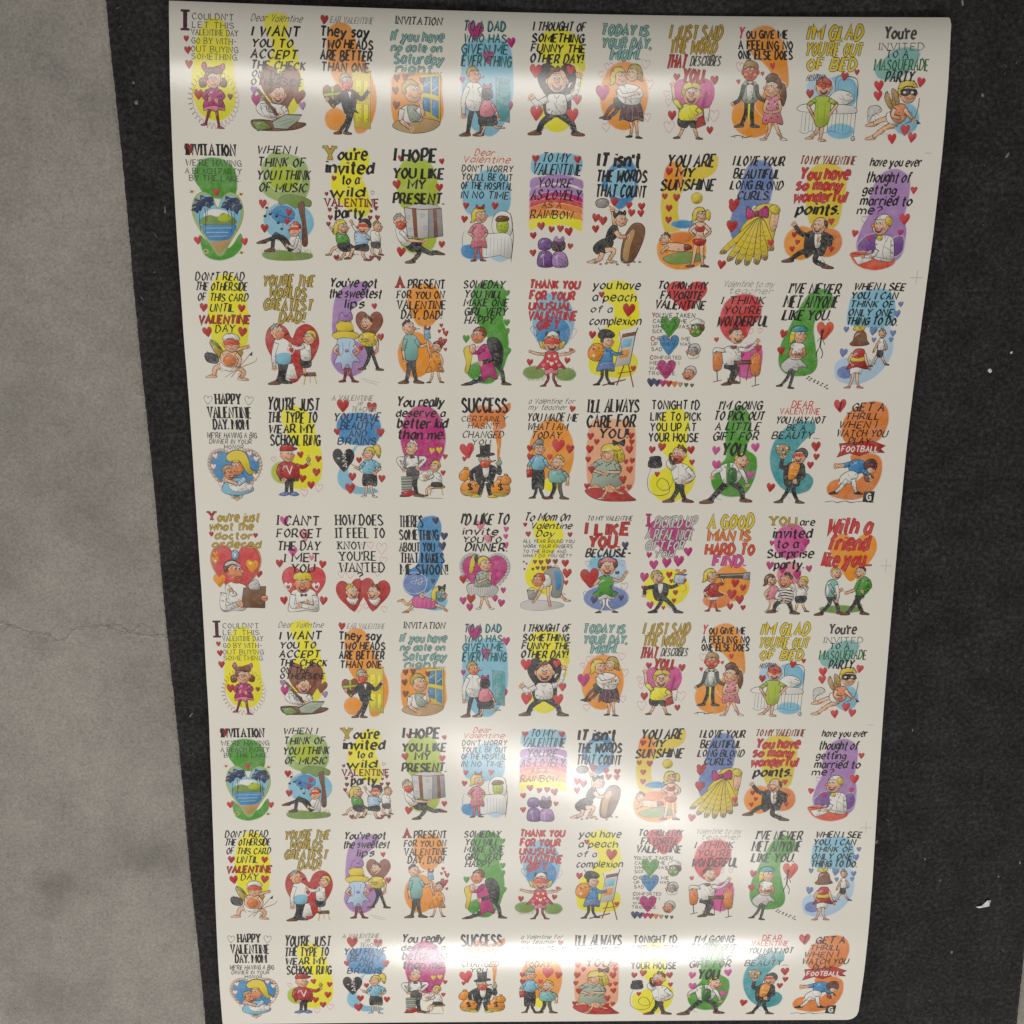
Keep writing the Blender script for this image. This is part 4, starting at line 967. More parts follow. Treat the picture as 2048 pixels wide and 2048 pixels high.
card(2, 10, 301, 502, 'WHEN I SEE YOU, I CAN THINK OF ONLY ONE THING TO DO, girl in red dress watching boy walk off')
W('c', '60 60 150 30 230 40 262 110 250 200 150 206 50 190 44 120'); W('B', '230 190 262 230 274 320 240 400 170 460 90 476 20 450 10 380 60 350 150 370 200 330 210 250'); WE('U', 60, 420, 40, 30)
T('b', 'k', '54 304 0 32|WHEN I SEE', '44 272 42 74|YOU, I CAN', '44 260 82 112|THINK OF', '38 260 120 152|ONLY ONE', '34 288 160 194|THING TO DO.', wt=.85)
H('U 288 96 24,U 276 140 32,U 42 216 26,U 172 222 38,U 268 232 28,U 180 264 22,U 40 326 38,U 262 262 22', .5, 'u')
G('f', 16, '96 410 96 450 84 488', -1, 'L'); G('f', 16, '118 410 118 450 130 488', 1, 'L'); P('w', '82 398 108 390 136 398 134 428 108 420 84 430')
P('r', '92 314 114 306 140 314 146 350 140 356 166 402 110 394 62 404 86 356 80 340'); P('Y', '78 346 110 352 146 344 144 364 112 368 82 366', .7); A('f', 12, '144 330 156 370 176 404'); A('f', 12, '84 330 70 360 86 380')
P('z', '86 236 110 218 138 234 148 268 160 284 130 292 84 294 66 284 80 266'); P('n', '92 254 136 252 138 276 92 278', 0); P('Y', '74 216 92 196 108 208 122 190 130 214 104 224')
G('f', 12, '208 330 190 370 182 386', -1, 'n'); G('f', 12, '222 330 236 360 250 378', 1, 'n'); P('w', '204 262 224 258 232 290 228 320 202 320'); P('k', '202 316 230 316 228 344 204 344', .6); A('f', 9, '206 270 190 300 184 320'); A('f', 9, '228 270 246 300 240 310'); HD(216, 232, 18, 1, 'd', 't', 'f', 'c')

# ---- fourth row (printed again as the ninth)
card(3, 0, 307, 508, "HAPPY VALENTINE DAY. MOM WE'RE HAVING A BIG DINNER IN YOUR HONOR, blond mother and child in a lace heart")
H('_S 22 28 38,_S 216 30 40'); T('s', 'k', '54 182 0 48|HAPPY', '14 230 62 114|VALENTINE', '36 212 122 170|DAY. MOM', wt=.95)
T('m', 'S', "4 246 186 212|WE'RE HAVING A BIG", '14 220 218 240|DINNER IN YOUR', '84 186 246 266|HONOR.', wt=.6)
p_ = [(132 + px * 252, 384 + py * 226) for px, py in smooth(_H, True, 3)]
big_heart('N', 132, 384, 262, 236, .5, 'N'); 
for x, y in p_: E('a', x, y, 8, 8, .45, oc='N')
big_heart('b', 132, 382, 230, 206, .4, 'u')
P('c', '60 470 90 420 150 410 200 440 214 470 160 492 100 492'); P('w', '96 440 150 424 200 440 190 470 120 474', .6)
HD(104, 380, 32, 1, 'N', 's', 'F', 's'); HD(146, 352, 36, -1, 'Y', 's', 'F', 'c'); P('Y', '92 300 130 272 180 280 200 320 210 366 236 376 200 392 176 360 150 320 104 326')
A('B', 26, '180 410 140 440 90 420', 'f'); H('w 40 300 26,w 28 352 26,w 206 286 24,w 236 312 26,w 230 398 30,w 196 452 30,w 60 440 24', .8, 'R')

card(3, 1, 307, 508, "YOU'RE JUST THE TYPE TO WEAR MY SCHOOL RING, boy in red V sweater holding up a ring")
W('y', '70 90 120 50 180 60 220 120 236 200 256 280 252 380 220 430 150 452 100 430 90 340 150 260 100 200'); WE('G', 58, 372, 48, 52)
T('B', 'k', "4 262 8 66|YOU'RE JUST", '0 248 76 126|THE TYPE TO', '4 230 136 176|WEAR MY', '8 258 186 236|SCHOOL RING', wt=.72)
H('r 154 282 30 -8,r 240 302 30 8,r 228 368 38 6,r 160 400 36,r 200 432 36,_L 166 470 34,_L 238 446 36,_L 24 306 24')
G('k', 22, '82 408 82 440 76 474', -1, 'U'); G('k', 22, '104 408 104 440 104 474', 1, 'U')
P('r', '48 330 84 314 126 326 146 360 138 406 84 414 50 404 40 360'); P('k', '56 400 134 402 132 414 58 414', .4); L('84 340 98 376 112 338', 2.4, 'w', 0); A('r', 24, '56 336 44 370 62 400'); A('r', 20, '130 334 162 344 186 330')
E('d', 192, 306, 10, 12, .8); L('184 284 192 290 200 282', 1.2, 'd'); HD(88, 282, 32, 1, 'k', '-', 'f', 'c'); P('r', '56 264 66 236 100 230 124 246 140 252 124 262 84 264')
P('U', '50 476 84 466 90 482 60 488', .8); P('U', '98 474 122 468 140 482 110 488', .8)

card(3, 2, 307, 504, 'A VALENTINE TO MY TEACHER YOU HAVE BEAUTY AND BRAINS, teacher pointing at sums on a black heart')
W('b', '30 120 70 90 160 84 220 110 232 180 200 230 130 240 90 230 50 220 24 170'); W('c', '120 240 90 300 70 380 110 440 190 450 210 470 120 480 40 450 20 390 60 300')
T('i', 's', '0 202 0 24|A VALENTINE', '124 152 30 48|MY', '92 216 54 76|TEACHER', wt=1.1); H('r 54 48 58,r 192 54 46')
T('c', 'u', '4 236 84 122|YOU HAVE', '34 206 128 162|BEAUTY', '74 168 168 198|AND', '20 216 204 236|BRAINS', wt=.85)
H('k 50 310 106 0'); T('M', 'w', '42 62 270 290|2', '42 62 296 316|2', '44 68 326 350|4', '16 34 294 312|+', wt=.6); L('40 321 70 321', .9, 'w')
H('r 22 174 30,r 232 176 38,r 125 312 28,r 90 394 38,r 78 452 48,r 234 402 34')
L('86 330 138 374', 1.4, 'n'); G('f', 13, '158 430 156 460 150 488', -1, 'w'); G('f', 13, '180 430 182 460 192 490', 1, 'w')
P('k', '148 374 202 372 208 438 176 434 140 436'); P('c', '146 318 172 308 206 318 206 350 202 378 148 378 142 350'); A('c', 16, '150 324 124 356 112 350', 'f'); A('c', 16, '202 322 228 350 204 372', 'f')
HD(172, 280, 28, -1, 'Y', 's', 'f', 'c'); P('Y', '194 244 222 238 232 270 222 302 206 270')

card(3, 3, 307, 500, 'YOU REALLY DESERVE A BETTER KID THAN ME, stern bald man behind a small boy on a magenta oval')
WE('m', 134, 200, 108, 158)
T('b', 'k', '4 242 4 48|You really', '0 246 62 96|deserve a', '4 258 106 150|better kid', '4 246 162 204|than me.', wt=.85)
H('Y 176 260 28,Y 212 256 30,r 240 288 24,r 230 368 24', .6, 'D')
G('k', 26, '70 390 70 430 56 474', -1, 'n'); G('k', 26, '92 390 92 430 100 474', 1, 'n')
P('s', '34 296 70 276 110 286 120 310 112 350 52 350 40 330'); P('w', '54 290 86 284 104 292 108 350 56 352 50 320'); P('S', '54 346 108 344 106 400 58 400'); A('w', 20, '40 300 10 306 36 350'); A('w', 20, '112 296 144 300 112 340'); P('q', '70 284 92 290 90 296 70 298', .5)
HD(78, 246, 30, -1, 'w', 't', 'f', 'f'); E('-', 64, 238, 8, 6, .5)
for k in range(6): Q('e' if k % 2 else 's', '%d %d %d %d %d %d %d %d' % (26 + k, 388 + k * 13, 80 - k, 386 + k * 13, 80, 398 + k * 13, 24, 400 + k * 13), .6)
P('r', '30 464 70 456 96 466 60 486 30 480'); P('w', '120 370 160 360 170 392 140 410 112 396', .6); E('Y', 142, 386, 12, 9, .4)
P('d', '164 430 230 430 232 444 166 444'); L('172 444 166 480', 2.4, 'd'); L('222 444 230 480', 2.4, 'd'); G('f', 12, '186 436 150 450 150 478', -1, 'n')
P('w', '178 372 206 366 222 390 220 420 180 420'); P('k', '176 416 222 416 222 436 176 436'); A('w', 14, '184 380 160 396 150 386', 'f'); HD(190, 336, 25, -1, 'Y', 's', 'f', 'c'); L('120 492 230 494', .8)

card(3, 4, 307, 505, "SUCCESS CERTAINLY HASN'T CHANGED YOU, man in top hat with cigar between money bags")
W('O', '56 60 110 40 170 60 236 26 240 60 214 90 220 140 170 156 150 110 100 150 50 120'); W('O', '160 150 196 160 200 220 192 300 184 300 180 220')
T('s', 'k', '6 238 4 72|SUCCESS', wt=.8); T('c', 'k', '4 230 90 116|CERTAINLY', "38 192 124 150|HASN'T", '8 216 164 196|CHANGED', '56 160 204 230|YOU.', wt=.6)
H('R 36 258 70 -10,r 22 300 22'); L('188 300 196 260 186 230 196 190', 1.4, 'Y')
for x, y, r_ in ((30, 376, 34), (52, 436, 48), (200, 436, 48), (226, 400, 26)): P('o', [t for px, py in nums('-.3 -1 .3 -1 .35 -.7 .9 -.2 1 .5 .6 .95 -.6 .95 -1 .5 -.9 -.2 -.35 -.7') for t in (x + px * r_, y + py * r_)]); L([x - r_ * .4, y - r_ * .72, x + r_ * .4, y - r_ * .72], 1, 'n')
T('M', 'k', '38 64 424 454|$', '186 214 424 454|$'); P('d', '0 450 60 470 110 460 100 482 40 484', .5); P('d', '150 470 230 470 220 486 160 482', .5)
G('k', 24, '112 420 104 450 92 478', -1, 'Y'); G('k', 24, '138 420 142 450 150 480', 1, 'Y')
P('k', '84 336 120 322 164 334 176 370 164 410 168 440 146 424 128 410 104 430 88 420 72 380'); P('w', '112 336 142 334 138 384 118 386', .6); A('k', 22, '88 344 56 370 60 406'); A('k', 22, '160 340 196 370 190 330'); Q('e', '176 324 196 290 206 320 190 336', .8)
HD(122, 306, 27, 1, 'e', 's', 'f', 'f'); P('x', '100 312 126 306 148 318 142 338 120 344 102 334', .6); L('146 316 176 306', 2, 'n'); P('k', '88 278 156 270 164 280 88 290'); Q('k', '96 236 148 232 146 276 100 280'); L('100 266 146 262', 1.2, 'S')

card(3, 5, 295, 500, 'A VALENTINE FOR MY TEACHER YOU MADE ME WHAT I AM TODAY, grey-haired teacher and laughing child')
WE('o', 128, 268, 106, 170); WE('y', 130, 420, 40, 30)
T('x', 'S', '14 236 0 24|a Valentine for', '14 198 30 54|my teacher', wt=.9); H('r 222 48 28')
T('c', 'k', '8 252 72 108|YOU MADE ME', '10 206 118 150|WHAT I AM', '28 186 160 192|TODAY.', wt=.7)
H('R 160 226 60,r 216 242 38,r 26 240 28,R 122 282 26,r 30 284 34')
G('k', 16, '60 420 60 450 50 480', -1, 'n'); G('k', 16, '80 420 82 450 96 480', 1, 'n')
P('k', '46 336 92 336 96 438 70 434 40 438'); P('c', '38 284 68 272 98 286 100 320 94 344 44 344 36 316'); A('c', 16, '42 290 20 330 26 360', 'f'); A('c', 16, '96 292 116 330 140 340', 'f'); Q('r', '12 346 40 344 42 380 16 384', .8)
HD(68, 240, 27, 1, 's', 's', 'f', 'c'); P('s', '50 212 64 196 88 200 88 216 68 220')
G('k', 22, '146 404 146 440 130 480', -1, 'n'); G('S', 22, '172 404 174 440 184 480', 1, 'n'); P('T', '122 350 156 338 192 350 206 372 192 406 130 406 118 380'); A('T', 18, '188 356 210 380 208 410', 'f'); HD(160, 312, 31, -1, 'Y', 't', 'f', 's')

card(3, 6, 295, 494, "I'LL ALWAYS CARE FOR YOU!, blond girl with black bow in ruffled dress over a red heart")
W('j', '20 130 60 100 190 100 232 140 240 300 230 430 120 460 30 430 10 280')
T('B', 'k', "4 258 2 62|I'LL ALWAYS", '0 240 78 134|CARE FOR', '60 206 142 186|YOU!', wt=.72)
P('r', '6 440 70 430 130 452 180 432 230 470 246 490 120 494 40 476'); G('f', 16, '100 410 110 440 90 476', -1, 'f'); G('f', 16, '130 410 150 440 170 450', 1, 'f')
P('e', '50 300 90 282 140 290 176 330 166 380 196 400 150 424 120 408 86 430 60 410 30 420 40 370 24 330')
for k in range(16): E('h', 50 + (k * 37) % 116, 306 + (k * 53) % 104, 5, 4, 0)
A('e', 20, '60 306 34 340 90 360', 'f'); A('e', 20, '150 310 170 350 116 350', 'f')
HD(116, 262, 36, -1, 'Y', 'l', 'f', 'c'); P('Y', '76 250 90 220 140 214 176 240 190 290 160 300 150 250 110 250'); P('k', '130 196 158 206 186 192 184 224 158 214 136 222')
H('r 24 178 32,r 54 204 26,r 216 174 30,r 220 204 26,r 22 240 36,r 210 240 36,r 16 290 26,r 226 294 26,r 34 340 32,r 216 338 32,r 186 386 34,r 216 424 26,r 14 420 26,r 196 300 22,r 186 430 24')

card(3, 7, 295, 498, "TONIGHT I'D LIKE TO PICK YOU UP AT YOUR HOUSE, man laughing on a candlestick telephone")
W('y', '60 70 110 36 160 50 190 110 180 200 200 280 232 350 220 430 160 486 80 490 24 440 20 370 70 340 110 300 60 230 40 140')
T('M', 'k', "6 236 4 44|TONIGHT I'D", '4 246 60 98|LIKE TO PICK', '4 226 110 148|YOU UP AT', '0 240 160 200|YOUR HOUSE', wt=.85)
H('r 20 240 32,r 66 226 38,r 206 240 36,r 50 360 24,r 214 300 26'); P('k', '14 286 50 280 66 292 70 320 50 330 10 326 4 310'); P('k', '10 282 18 274 54 272 66 282 58 290 20 290'); E('S', 38, 306, 12, 9, .6)
L('20 330 6 380 14 440 60 466 110 450 104 400 70 380 50 410 80 440 120 420 128 340', 1.1)
G('k', 28, '150 400 150 440 124 486', -1, 'n'); G('k', 28, '172 400 172 440 190 486', 1, 'n'); P('w', '116 322 150 304 190 314 222 346 226 380 200 404 144 406 124 370'); L('200 340 204 400', .7, 'S'); L('150 320 156 400', .5, 'S')
A('w', 22, '190 330 224 370 190 396'); A('w', 22, '126 336 100 310 112 286'); P('k', '102 262 118 256 124 290 136 306 126 314 106 296', .7); HD(150, 262, 36, -1, 'n', 't', 'f', 's'); P('x', '122 274 150 268 170 282 160 304 132 306', .6); P('k', '124 284 140 280 146 296 132 300', .4)

card(3, 8, 295, 494, "I'M GOING TO PICK OUT A LITTLE GIFT FOR YOU, blond boy striding on a green shape")
W('g', '80 80 110 30 150 34 184 90 186 180 170 230 220 270 226 350 190 440 120 466 40 440 14 380 40 320 80 270 70 180'); 
T('c', 'k', "26 238 4 44|I'M GOING", '4 252 54 94|TO PICK OUT', '14 236 106 142|A LITTLE', '4 232 152 190|GIFT FOR', wt=.8); T('b', 'k', '50 178 206 264|YOU', wt=.9)
H('M 28 240 38,M 216 224 40,M 34 310 42,M 200 358 38', .5, 'P')
G('k', 34, '96 390 60 430 14 484', -1, 'n'); G('k', 30, '116 396 160 430 172 478', 1, 'n'); P('w', '50 322 90 300 140 310 160 350 140 396 80 400 60 370'); P('g', '84 312 100 306 104 392 88 396', .4); P('h', '96 330 130 330 134 390 96 396', .4); A('w', 20, '60 328 24 350 20 364'); A('w', 20, '146 320 176 370 186 400')
HD(152, 292, 33, 1, 'Y', 't', 'f', 's')

card(3, 9, 295, 492, 'DEAR VALENTINE YOU MAY NOT BE A BEAUTY, suitor in yellow scarf with bouquet on a teal shape')
W('t', '170 96 206 110 204 150 160 190 120 250 110 320 150 350 190 346 220 380 200 430 130 446 60 410 14 330 6 240 40 160 100 110')
T('m', 'R', '84 192 0 32|DEAR', '30 226 34 62|VALENTINE', wt=.65); T('c', 'k', '14 256 74 106|YOU MAY NOT', '68 166 114 140|BE A', '0 236 148 180|BEAUTY...', wt=.8)
H('r 220 216 44,r 226 266 30,r 200 306 32,r 16 416 40'); P('N', '28 224 50 206 80 210 96 226 86 250 60 262 36 250')
for k in range(10): E(('w', 'z', 'e')[k % 3], 36 + (k * 23) % 54, 216 + (k * 17) % 36, 7, 6, .5)
G('k', 22, '106 396 96 440 70 482', -1, 'n'); G('k', 22, '126 396 130 440 152 484', 1, 'n'); P('k', '74 330 100 296 150 290 176 320 160 370 150 410 120 400 84 404'); P('o', '104 300 140 292 150 320 130 370 100 376 96 340', .7); L('110 320 140 324', .8, 'w'); L('104 346 136 350', .8, 'w')
A('k', 22, '90 320 60 316 64 276'); A('k', 22, '162 320 170 360 140 380'); L('66 270 60 256', 2, 'h'); HD(148, 262, 32, -1, 'S', 's', 'f', 's', 1)

card(3, 10, 295, 492, 'I GET A THRILL WHEN I WATCH YOU PLAY FOOTBALL, helmeted player diving past a G marker on orange')
W('O', '70 70 130 20 200 2 256 30 272 100 240 180 170 210 90 206 54 150'); W('O', '110 262 200 250 256 280 262 360 220 440 140 476 50 466 8 436 20 392 70 376 120 400 180 350 130 310')
H('R 34 22 58 -6'); T('C', 'k', '20 48 4 42|I', wt=.8); T('c', 'k', '88 252 8 46|GET A', '62 232 56 86|THRILL', '34 222 96 128|WHEN I', '28 278 138 170|WATCH YOU', '86 198 176 206|PLAY', wt=.75)
P('r', '46 206 150 196 206 190 272 214 250 228 270 246 200 244 150 262 100 250 40 270 56 236', 1, sm=0); T('m', 'w', '58 240 216 242|FOOTBALL', wt=.95)
A('b', 26, '120 300 80 310 50 312', 'f'); P('b', '110 290 150 280 184 300 180 340 130 350 104 330'); P('b', '170 330 200 320 210 350 180 356', .7); P('w', '70 360 110 336 150 350 140 390 96 400 66 390'); G('w', 22, '100 380 70 420 50 440', -1, 'k'); G('w', 22, '130 376 140 420 150 440', 1, 'k')
E('z', 206, 372, 24, 18, 1); A('b', 18, '180 340 206 356 214 372', 'f'); E('f', 214, 330, 20, 18, .8); P('v', '176 300 196 280 226 282 240 306 232 330 206 318 180 330'); L('180 308 236 306', 1.4, 'r'); E('z', 200, 306, 6, 6, .5)
L('0 490 40 484 60 492 100 484 130 492 170 486 240 492', 1.3); Q('k', '190 438 240 436 236 488 186 486'); T('M', 'w', '200 226 446 478|G')

# ---- fifth row (printed once)
card(4, 0, 327, 522, "YOU'RE JUST WHAT THE DOCTOR ORDERED, doctor with head mirror and brown clipboard")
T('s', 'r/k', '4 46 0 42|Y', wt=.8); T('b', 'd/D', "50 276 6 48|ou're just", '4 242 58 94|what the', '32 236 108 142|doctor', '14 276 152 188|ordered', wt=.62)
H('r 18 116 24,r 248 122 24'); big_heart('N', 138, 304, 272, 268, 0); big_heart('R', 138, 302, 256, 252, .5, 'q')
H('o 34 222 30,o 30 254 42,o 222 284 66 6,y 214 270 24,w 30 258 16,o 46 362 64,r 256 326 36', .6, 'D')
P('w', '74 396 110 368 150 376 190 400 196 470 170 520 110 524 60 530 44 500 80 460'); L('84 400 92 470', .8, 'S'); L('170 400 176 470', .8, 'S'); P('c', '60 500 90 520 60 528 48 516', .3)
HD(124, 308, 48, 1, 'n', 's', 'F', 'f'); P('a', '82 270 120 256 160 276 158 290 120 272 84 286', .7); E('c', 136, 226, 19, 28, 1); E('w', 136, 228, 8, 14, .6); P('x', '100 330 140 350 166 340 160 374 120 376 98 356', .3)
Q('n', '172 400 290 392 280 510 152 506'); P('a', '200 380 240 356 260 392 250 410 206 408', .8); A('w', 34, '64 430 60 510 134 490'); A('w', 24, '130 430 110 440 104 420'); L('90 384 120 420', 1.6, 'n'); E('F', 280, 456, 18, 16, .8); L('290 440 266 446', 1); L('294 456 266 460', 1)

card(4, 1, 327, 510, "I CAN'T FORGET THE DAY I MET YOU, blond boy in white jacket with folded arms on a red heart")
H('M 56 26 46,L 160 100 60,M 92 184 50,L 190 216 30', 0)
T('C', 'k', "14 242 2 50|I CAN'T", '8 250 70 112|FORGET', '8 240 134 178|THE DAY', '42 236 194 238|I MET', '78 208 250 292|YOU', wt=.75)
H('r 20 246 38,r 248 250 38,r 36 440 40,r 246 440 42'); big_heart('R', 146, 362, 232, 198, .8, 'q'); H('w 60 366 42,w 210 366 42,r 60 370 18,r 212 370 18', .6)
P('w', '90 386 130 374 170 376 204 396 214 440 222 486 200 500 150 494 90 500 56 494 66 440 76 400'); L('96 400 104 470', .8, 'S'); L('196 404 190 470', .8, 'S')
A('w', 30, '86 410 80 470 150 456'); A('w', 30, '200 412 204 474 130 466'); P('k', '126 404 142 410 158 404 156 418 142 414 128 420', .5)
HD(138, 352, 42, 0, '-', 's', 'F', 's'); P('Y', '92 330 94 304 130 290 174 296 188 320 184 344 170 330 130 336 104 330')

card(4, 2, 327, 512, "HOW DOES IT FEEL TO KNOW YOU'RE WANTED?, two laughing faces inside twin red hearts")
T('s', 'k', '0 254 4 56|HOW DOES', '0 262 72 122|IT FEEL TO', '8 156 142 182|KNOW', "14 214 194 240|YOU'RE", '14 258 252 300|WANTED', wt=.62); T('M', 'k', '106 142 302 336|?')
H('_L 182 160 34,_L 242 176 54,_L 250 238 36,_L 24 312 34,_L 74 306 50,_L 216 300 40,_L 110 492 38,_L 250 496 30,_L 152 480 28')
H('r 76 420 158 -8,r 200 416 160 8', .9)
for x, y, d, hr in ((78, 404, 1, 'Y'), (196, 406, -1, 'n')):
    P('w', [x - 30, y + 34, x, y + 24, x + 34, y + 36, x + 12, y + 70, x - 14, y + 60], .7); HD(x, y, 34, d, hr, 't', 'f', 's')

card(4, 3, 327, 515, "THERE'S SOMETHING ABOUT YOU THAT MAKES ME SWOON!, girl in pink stripes fainted on a blue shape")
W('b', '100 50 140 12 200 10 226 60 216 140 236 220 220 300 180 380 120 420 60 420 20 370 40 300 100 250 110 150'); WE('c', 190, 450, 66, 50); W('U', '30 330 80 300 140 330 130 390 70 410 26 380')
T('s', 'k', "2 134 4 62|THERE'S", '0 212 78 128|SOMETHING', '0 192 144 188|ABOUT YOU', '4 244 198 248|THAT MAKES', '4 262 258 310|ME SWOON!', wt=.62)
H('u 196 28 34,u 240 108 38,u 230 160 42,u 180 344 24'); L('60 340 90 320 84 360 60 350 100 340 120 326 116 360 96 356 140 340 150 330 144 366', .8, 'w')
G('f', 18, '70 450 40 470 14 446', -1, 'Y'); G('f', 18, '80 470 60 490 40 506', -1, 'N'); P('M', '70 432 110 424 170 438 204 462 190 492 130 490 76 480')
for k in range(5): L([88 + k * 24, 428 + k * 5, 82 + k * 24, 480 + k * 2], 1.2, 'L')
A('f', 14, '190 470 220 480 250 500'); A('f', 14, '130 436 112 420 130 410'); HD(216, 414, 34, 1, 'Y', 'l', 't', 'f'); P('k', '208 368 228 376 246 360 244 390 226 386 212 394')

card(4, 4, 327, 520, "I'D LIKE TO INVITE YOU TO DINNER, ponytailed girl clasping hands on a magenta heart")
T('b', 'k', "4 270 0 54|I'D LIKE TO", '14 210 76 110|invite', '14 226 120 150|YOU TO', '24 262 156 196|DINNER.', wt=.9); H('M 248 80 28,M 246 118 26,M 246 164 34,L 110 60 50,L 150 130 44', .3, 'R')
p_ = [(136 + px * 256, 322 + py * 214) for px, py in smooth(_H, True, 3)]
for x, y in p_: E('a', x, y, 9, 9, .5, oc='s')
big_heart('m', 136, 318, 240, 196, .5, 'P'); H('M 200 260 30,M 60 270 26,M 210 320 26,M 70 330 22', .3, 'P')
G('f', 14, '124 440 120 470 110 500', -1, 'w'); G('f', 14, '144 440 150 470 168 500', 1, 'w')
P('a', '40 380 70 366 110 378 150 366 190 380 210 400 180 440 150 426 120 440 90 424 60 436 44 410'); 
for k in range(12): L([50 + k * 13, 380 + 8 * (k % 2), 56 + k * 11, 420 + 6 * (k % 3)], .6, 'S')
P('e', '90 314 124 298 156 312 164 350 170 380 120 386 80 380 86 340'); A('e', 18, '96 320 100 360 150 340', 'f'); A('e', 18, '150 320 164 350 164 322', 'f')
HD(134, 262, 34, 1, 'Y', 's', 'f', 'f'); P('Y', '66 224 88 216 84 260 70 310 50 306 56 260'); P('k', '80 226 96 216 98 250 84 254', .8)
H('r 20 346 38,m 20 460 36,r 62 450 46,m 56 496 36,m 192 448 30,m 226 472 38,m 236 404 26')

card(4, 5, 305, 510, 'TO MOM ON VALENTINE DAY ALL YEAR ROUND YOU WORK YOUR FINGERS TO THE BONE, child scrubbing a floor')
W('y', '60 60 110 30 170 50 206 110 180 170 140 220 130 290 150 360 140 420 80 410 30 370 20 310 50 240 90 180 60 120')
T('x', 'k', '4 242 0 40|To Mom On', '36 252 50 80|Valentine', '66 168 90 120|Day', wt=1.7); T('m', 'k', '4 262 136 154|ALL YEAR ROUND YOU', '4 254 162 180|WORK YOUR FINGERS', '4 222 190 206|TO THE BONE AND', '4 248 212 228|WHAT DO YOU GET?', wt=.65)
H('r 14 60 20,r 30 108 26,r 238 110 24,z 66 252 20,z 96 254 24,z 132 250 28,z 168 250 26,z 80 284 20,z 108 286 24,z 138 284 26,r 218 258 36,r 228 310 46,r 224 360 24,z 56 290 14,z 10 252 10,z 24 262 10,z 14 290 10')
P('a', '0 470 50 452 120 456 200 466 214 486 140 504 60 508 4 496', .5); Q('s', '28 400 84 400 76 450 38 450', .9); L('28 400 56 386 84 400', .8)
G('f', 18, '190 400 200 430 224 450', 1, 'f'); P('s', '110 310 150 280 190 290 212 340 206 400 190 440 150 430 156 380 130 350'); P('b', '160 300 196 310 200 380 176 400 170 340', 0); L('150 290 170 270 190 286', 1, 'S')
P('w', '100 330 130 316 150 350 136 390 104 380'); A('f', 16, '108 370 84 430 62 460'); A('f', 16, '134 380 138 440 146 480'); HD(86, 346, 30, -1, 'x', 's', 'F', 'c')

card(4, 6, 305, 497, 'TO MY VALENTINE I LIKE YOU BECAUSE, curly girl in green dress holding a red heart')
WE('B', 130, 270, 96, 84); WE('U', 130, 416, 112, 62); WE('c', 90, 240, 50, 40)
T('i', 'S', '20 250 0 22|TO MY VALENTINE', wt=1.0); T('B', 'r/q', '10 240 38 92|I LIKE', '28 192 100 156|YOU.', wt=.8); T('b', 'k', '14 252 166 204|BECAUSE-', wt=.85)
H('u 216 146 34,u 68 426 36,u 206 414 28,u 182 288 22,_U 30 400 34,_U 220 356 36,_U 34 240 28,_U 204 236 28'); 
G('w', 15, '112 410 120 450 100 486', -1, 'k'); G('w', 15, '140 410 136 450 170 484', 1, 'k'); P('a', '90 400 126 392 166 404 170 424 130 416 94 426', .7)
P('g', '88 314 124 300 160 312 162 350 156 372 190 390 160 410 124 396 90 410 60 396 90 370'); A('f', 16, '92 318 70 346 60 350'); A('f', 16, '158 318 200 326 226 286'); H('r 44 312 92 -6', .9)
HD(130, 256, 38, 0, 'z', 't', 'f', 's'); P('z', '82 250 90 220 116 216 104 240 96 262'); P('z', '150 214 176 220 182 250 166 262 158 236'); P('L', '96 226 126 206 168 220 166 234 126 226 100 236', .8)

card(4, 7, 305, 503, 'I PICKED UP A REAL NICE GIFT FOR YOU, boy in black tails offering a wrapped gift')
big_heart('m', 140, 110, 226, 170, 0, 'k', 'wash')
T('s', 'm/k', '14 46 0 60|I', wt=.7); T('b', 'a/S', '54 276 10 64|PICKED UP', '14 262 76 126|A REAL NICE', '14 220 134 180|GIFT FOR', '62 168 186 220|YOU', wt=.62)
WE('y', 134, 376, 116, 96); H('m 40 206 28,m 236 188 42,m 66 256 44,m 130 246 46,m 190 236 52,m 20 320 44,r 146 308 32,r 158 340 20,r 20 376 24,r 182 400 26,r 222 340 26,r 176 442 22,m 56 466 36,r 124 480 18')
G('k', 24, '104 430 110 450 82 496', -1, 'k'); G('k', 24, '126 430 160 460 190 496', 1, 'k')
P('k', '68 362 104 348 140 360 146 400 134 430 150 446 120 440 84 440 66 400'); P('w', '92 358 116 356 112 400 98 400', .6); A('k', 20, '72 370 30 380 24 410'); A('k', 20, '136 366 160 372 190 360')
Q('B', '176 304 228 310 220 356 170 348'); Q('U', '176 304 190 300 238 306 228 312', .7); L('200 306 194 352', 1.4, 'o'); P('o', '196 300 176 284 196 282 204 296 220 280 232 288 210 302', .7); L('224 350 236 380 216 400', 1.6, 'o')
HD(86, 320, 30, 1, 'd', 's', 'f', 's')

card(4, 8, 305, 502, 'A GOOD MAN IS HARD TO FIND, blond girl looking through a telescope on an orange circle')
T('B', 'Y/k', '10 250 4 70|A GOOD', wt=.7); T('B', 'O/q', '14 236 82 132|MAN IS', wt=.7); T('B', 'x/q', '4 260 150 202|HARD TO', wt=.66); T('b', 'M/q', '44 222 210 260|FIND.', wt=.9)
WE('o', 150, 350, 92, 96); WE('O', 80, 440, 70, 40); H('r 168 350 40,r 210 374 32,r 154 408 48,r 196 436 44,r 150 472 32,r 216 478 26,r 110 320 18')
G('x', 13, '50 430 52 460 40 492', -1, 'q'); G('x', 13, '68 430 70 460 84 492', 1, 'q'); P('w', '34 410 84 408 84 436 36 436', .7)
P('r', '34 362 60 350 84 364 84 394 112 412 60 424 14 420 34 392'); A('r', 16, '40 366 14 396 30 420', 'f'); A('r', 16, '80 360 110 350 98 326', 'f')
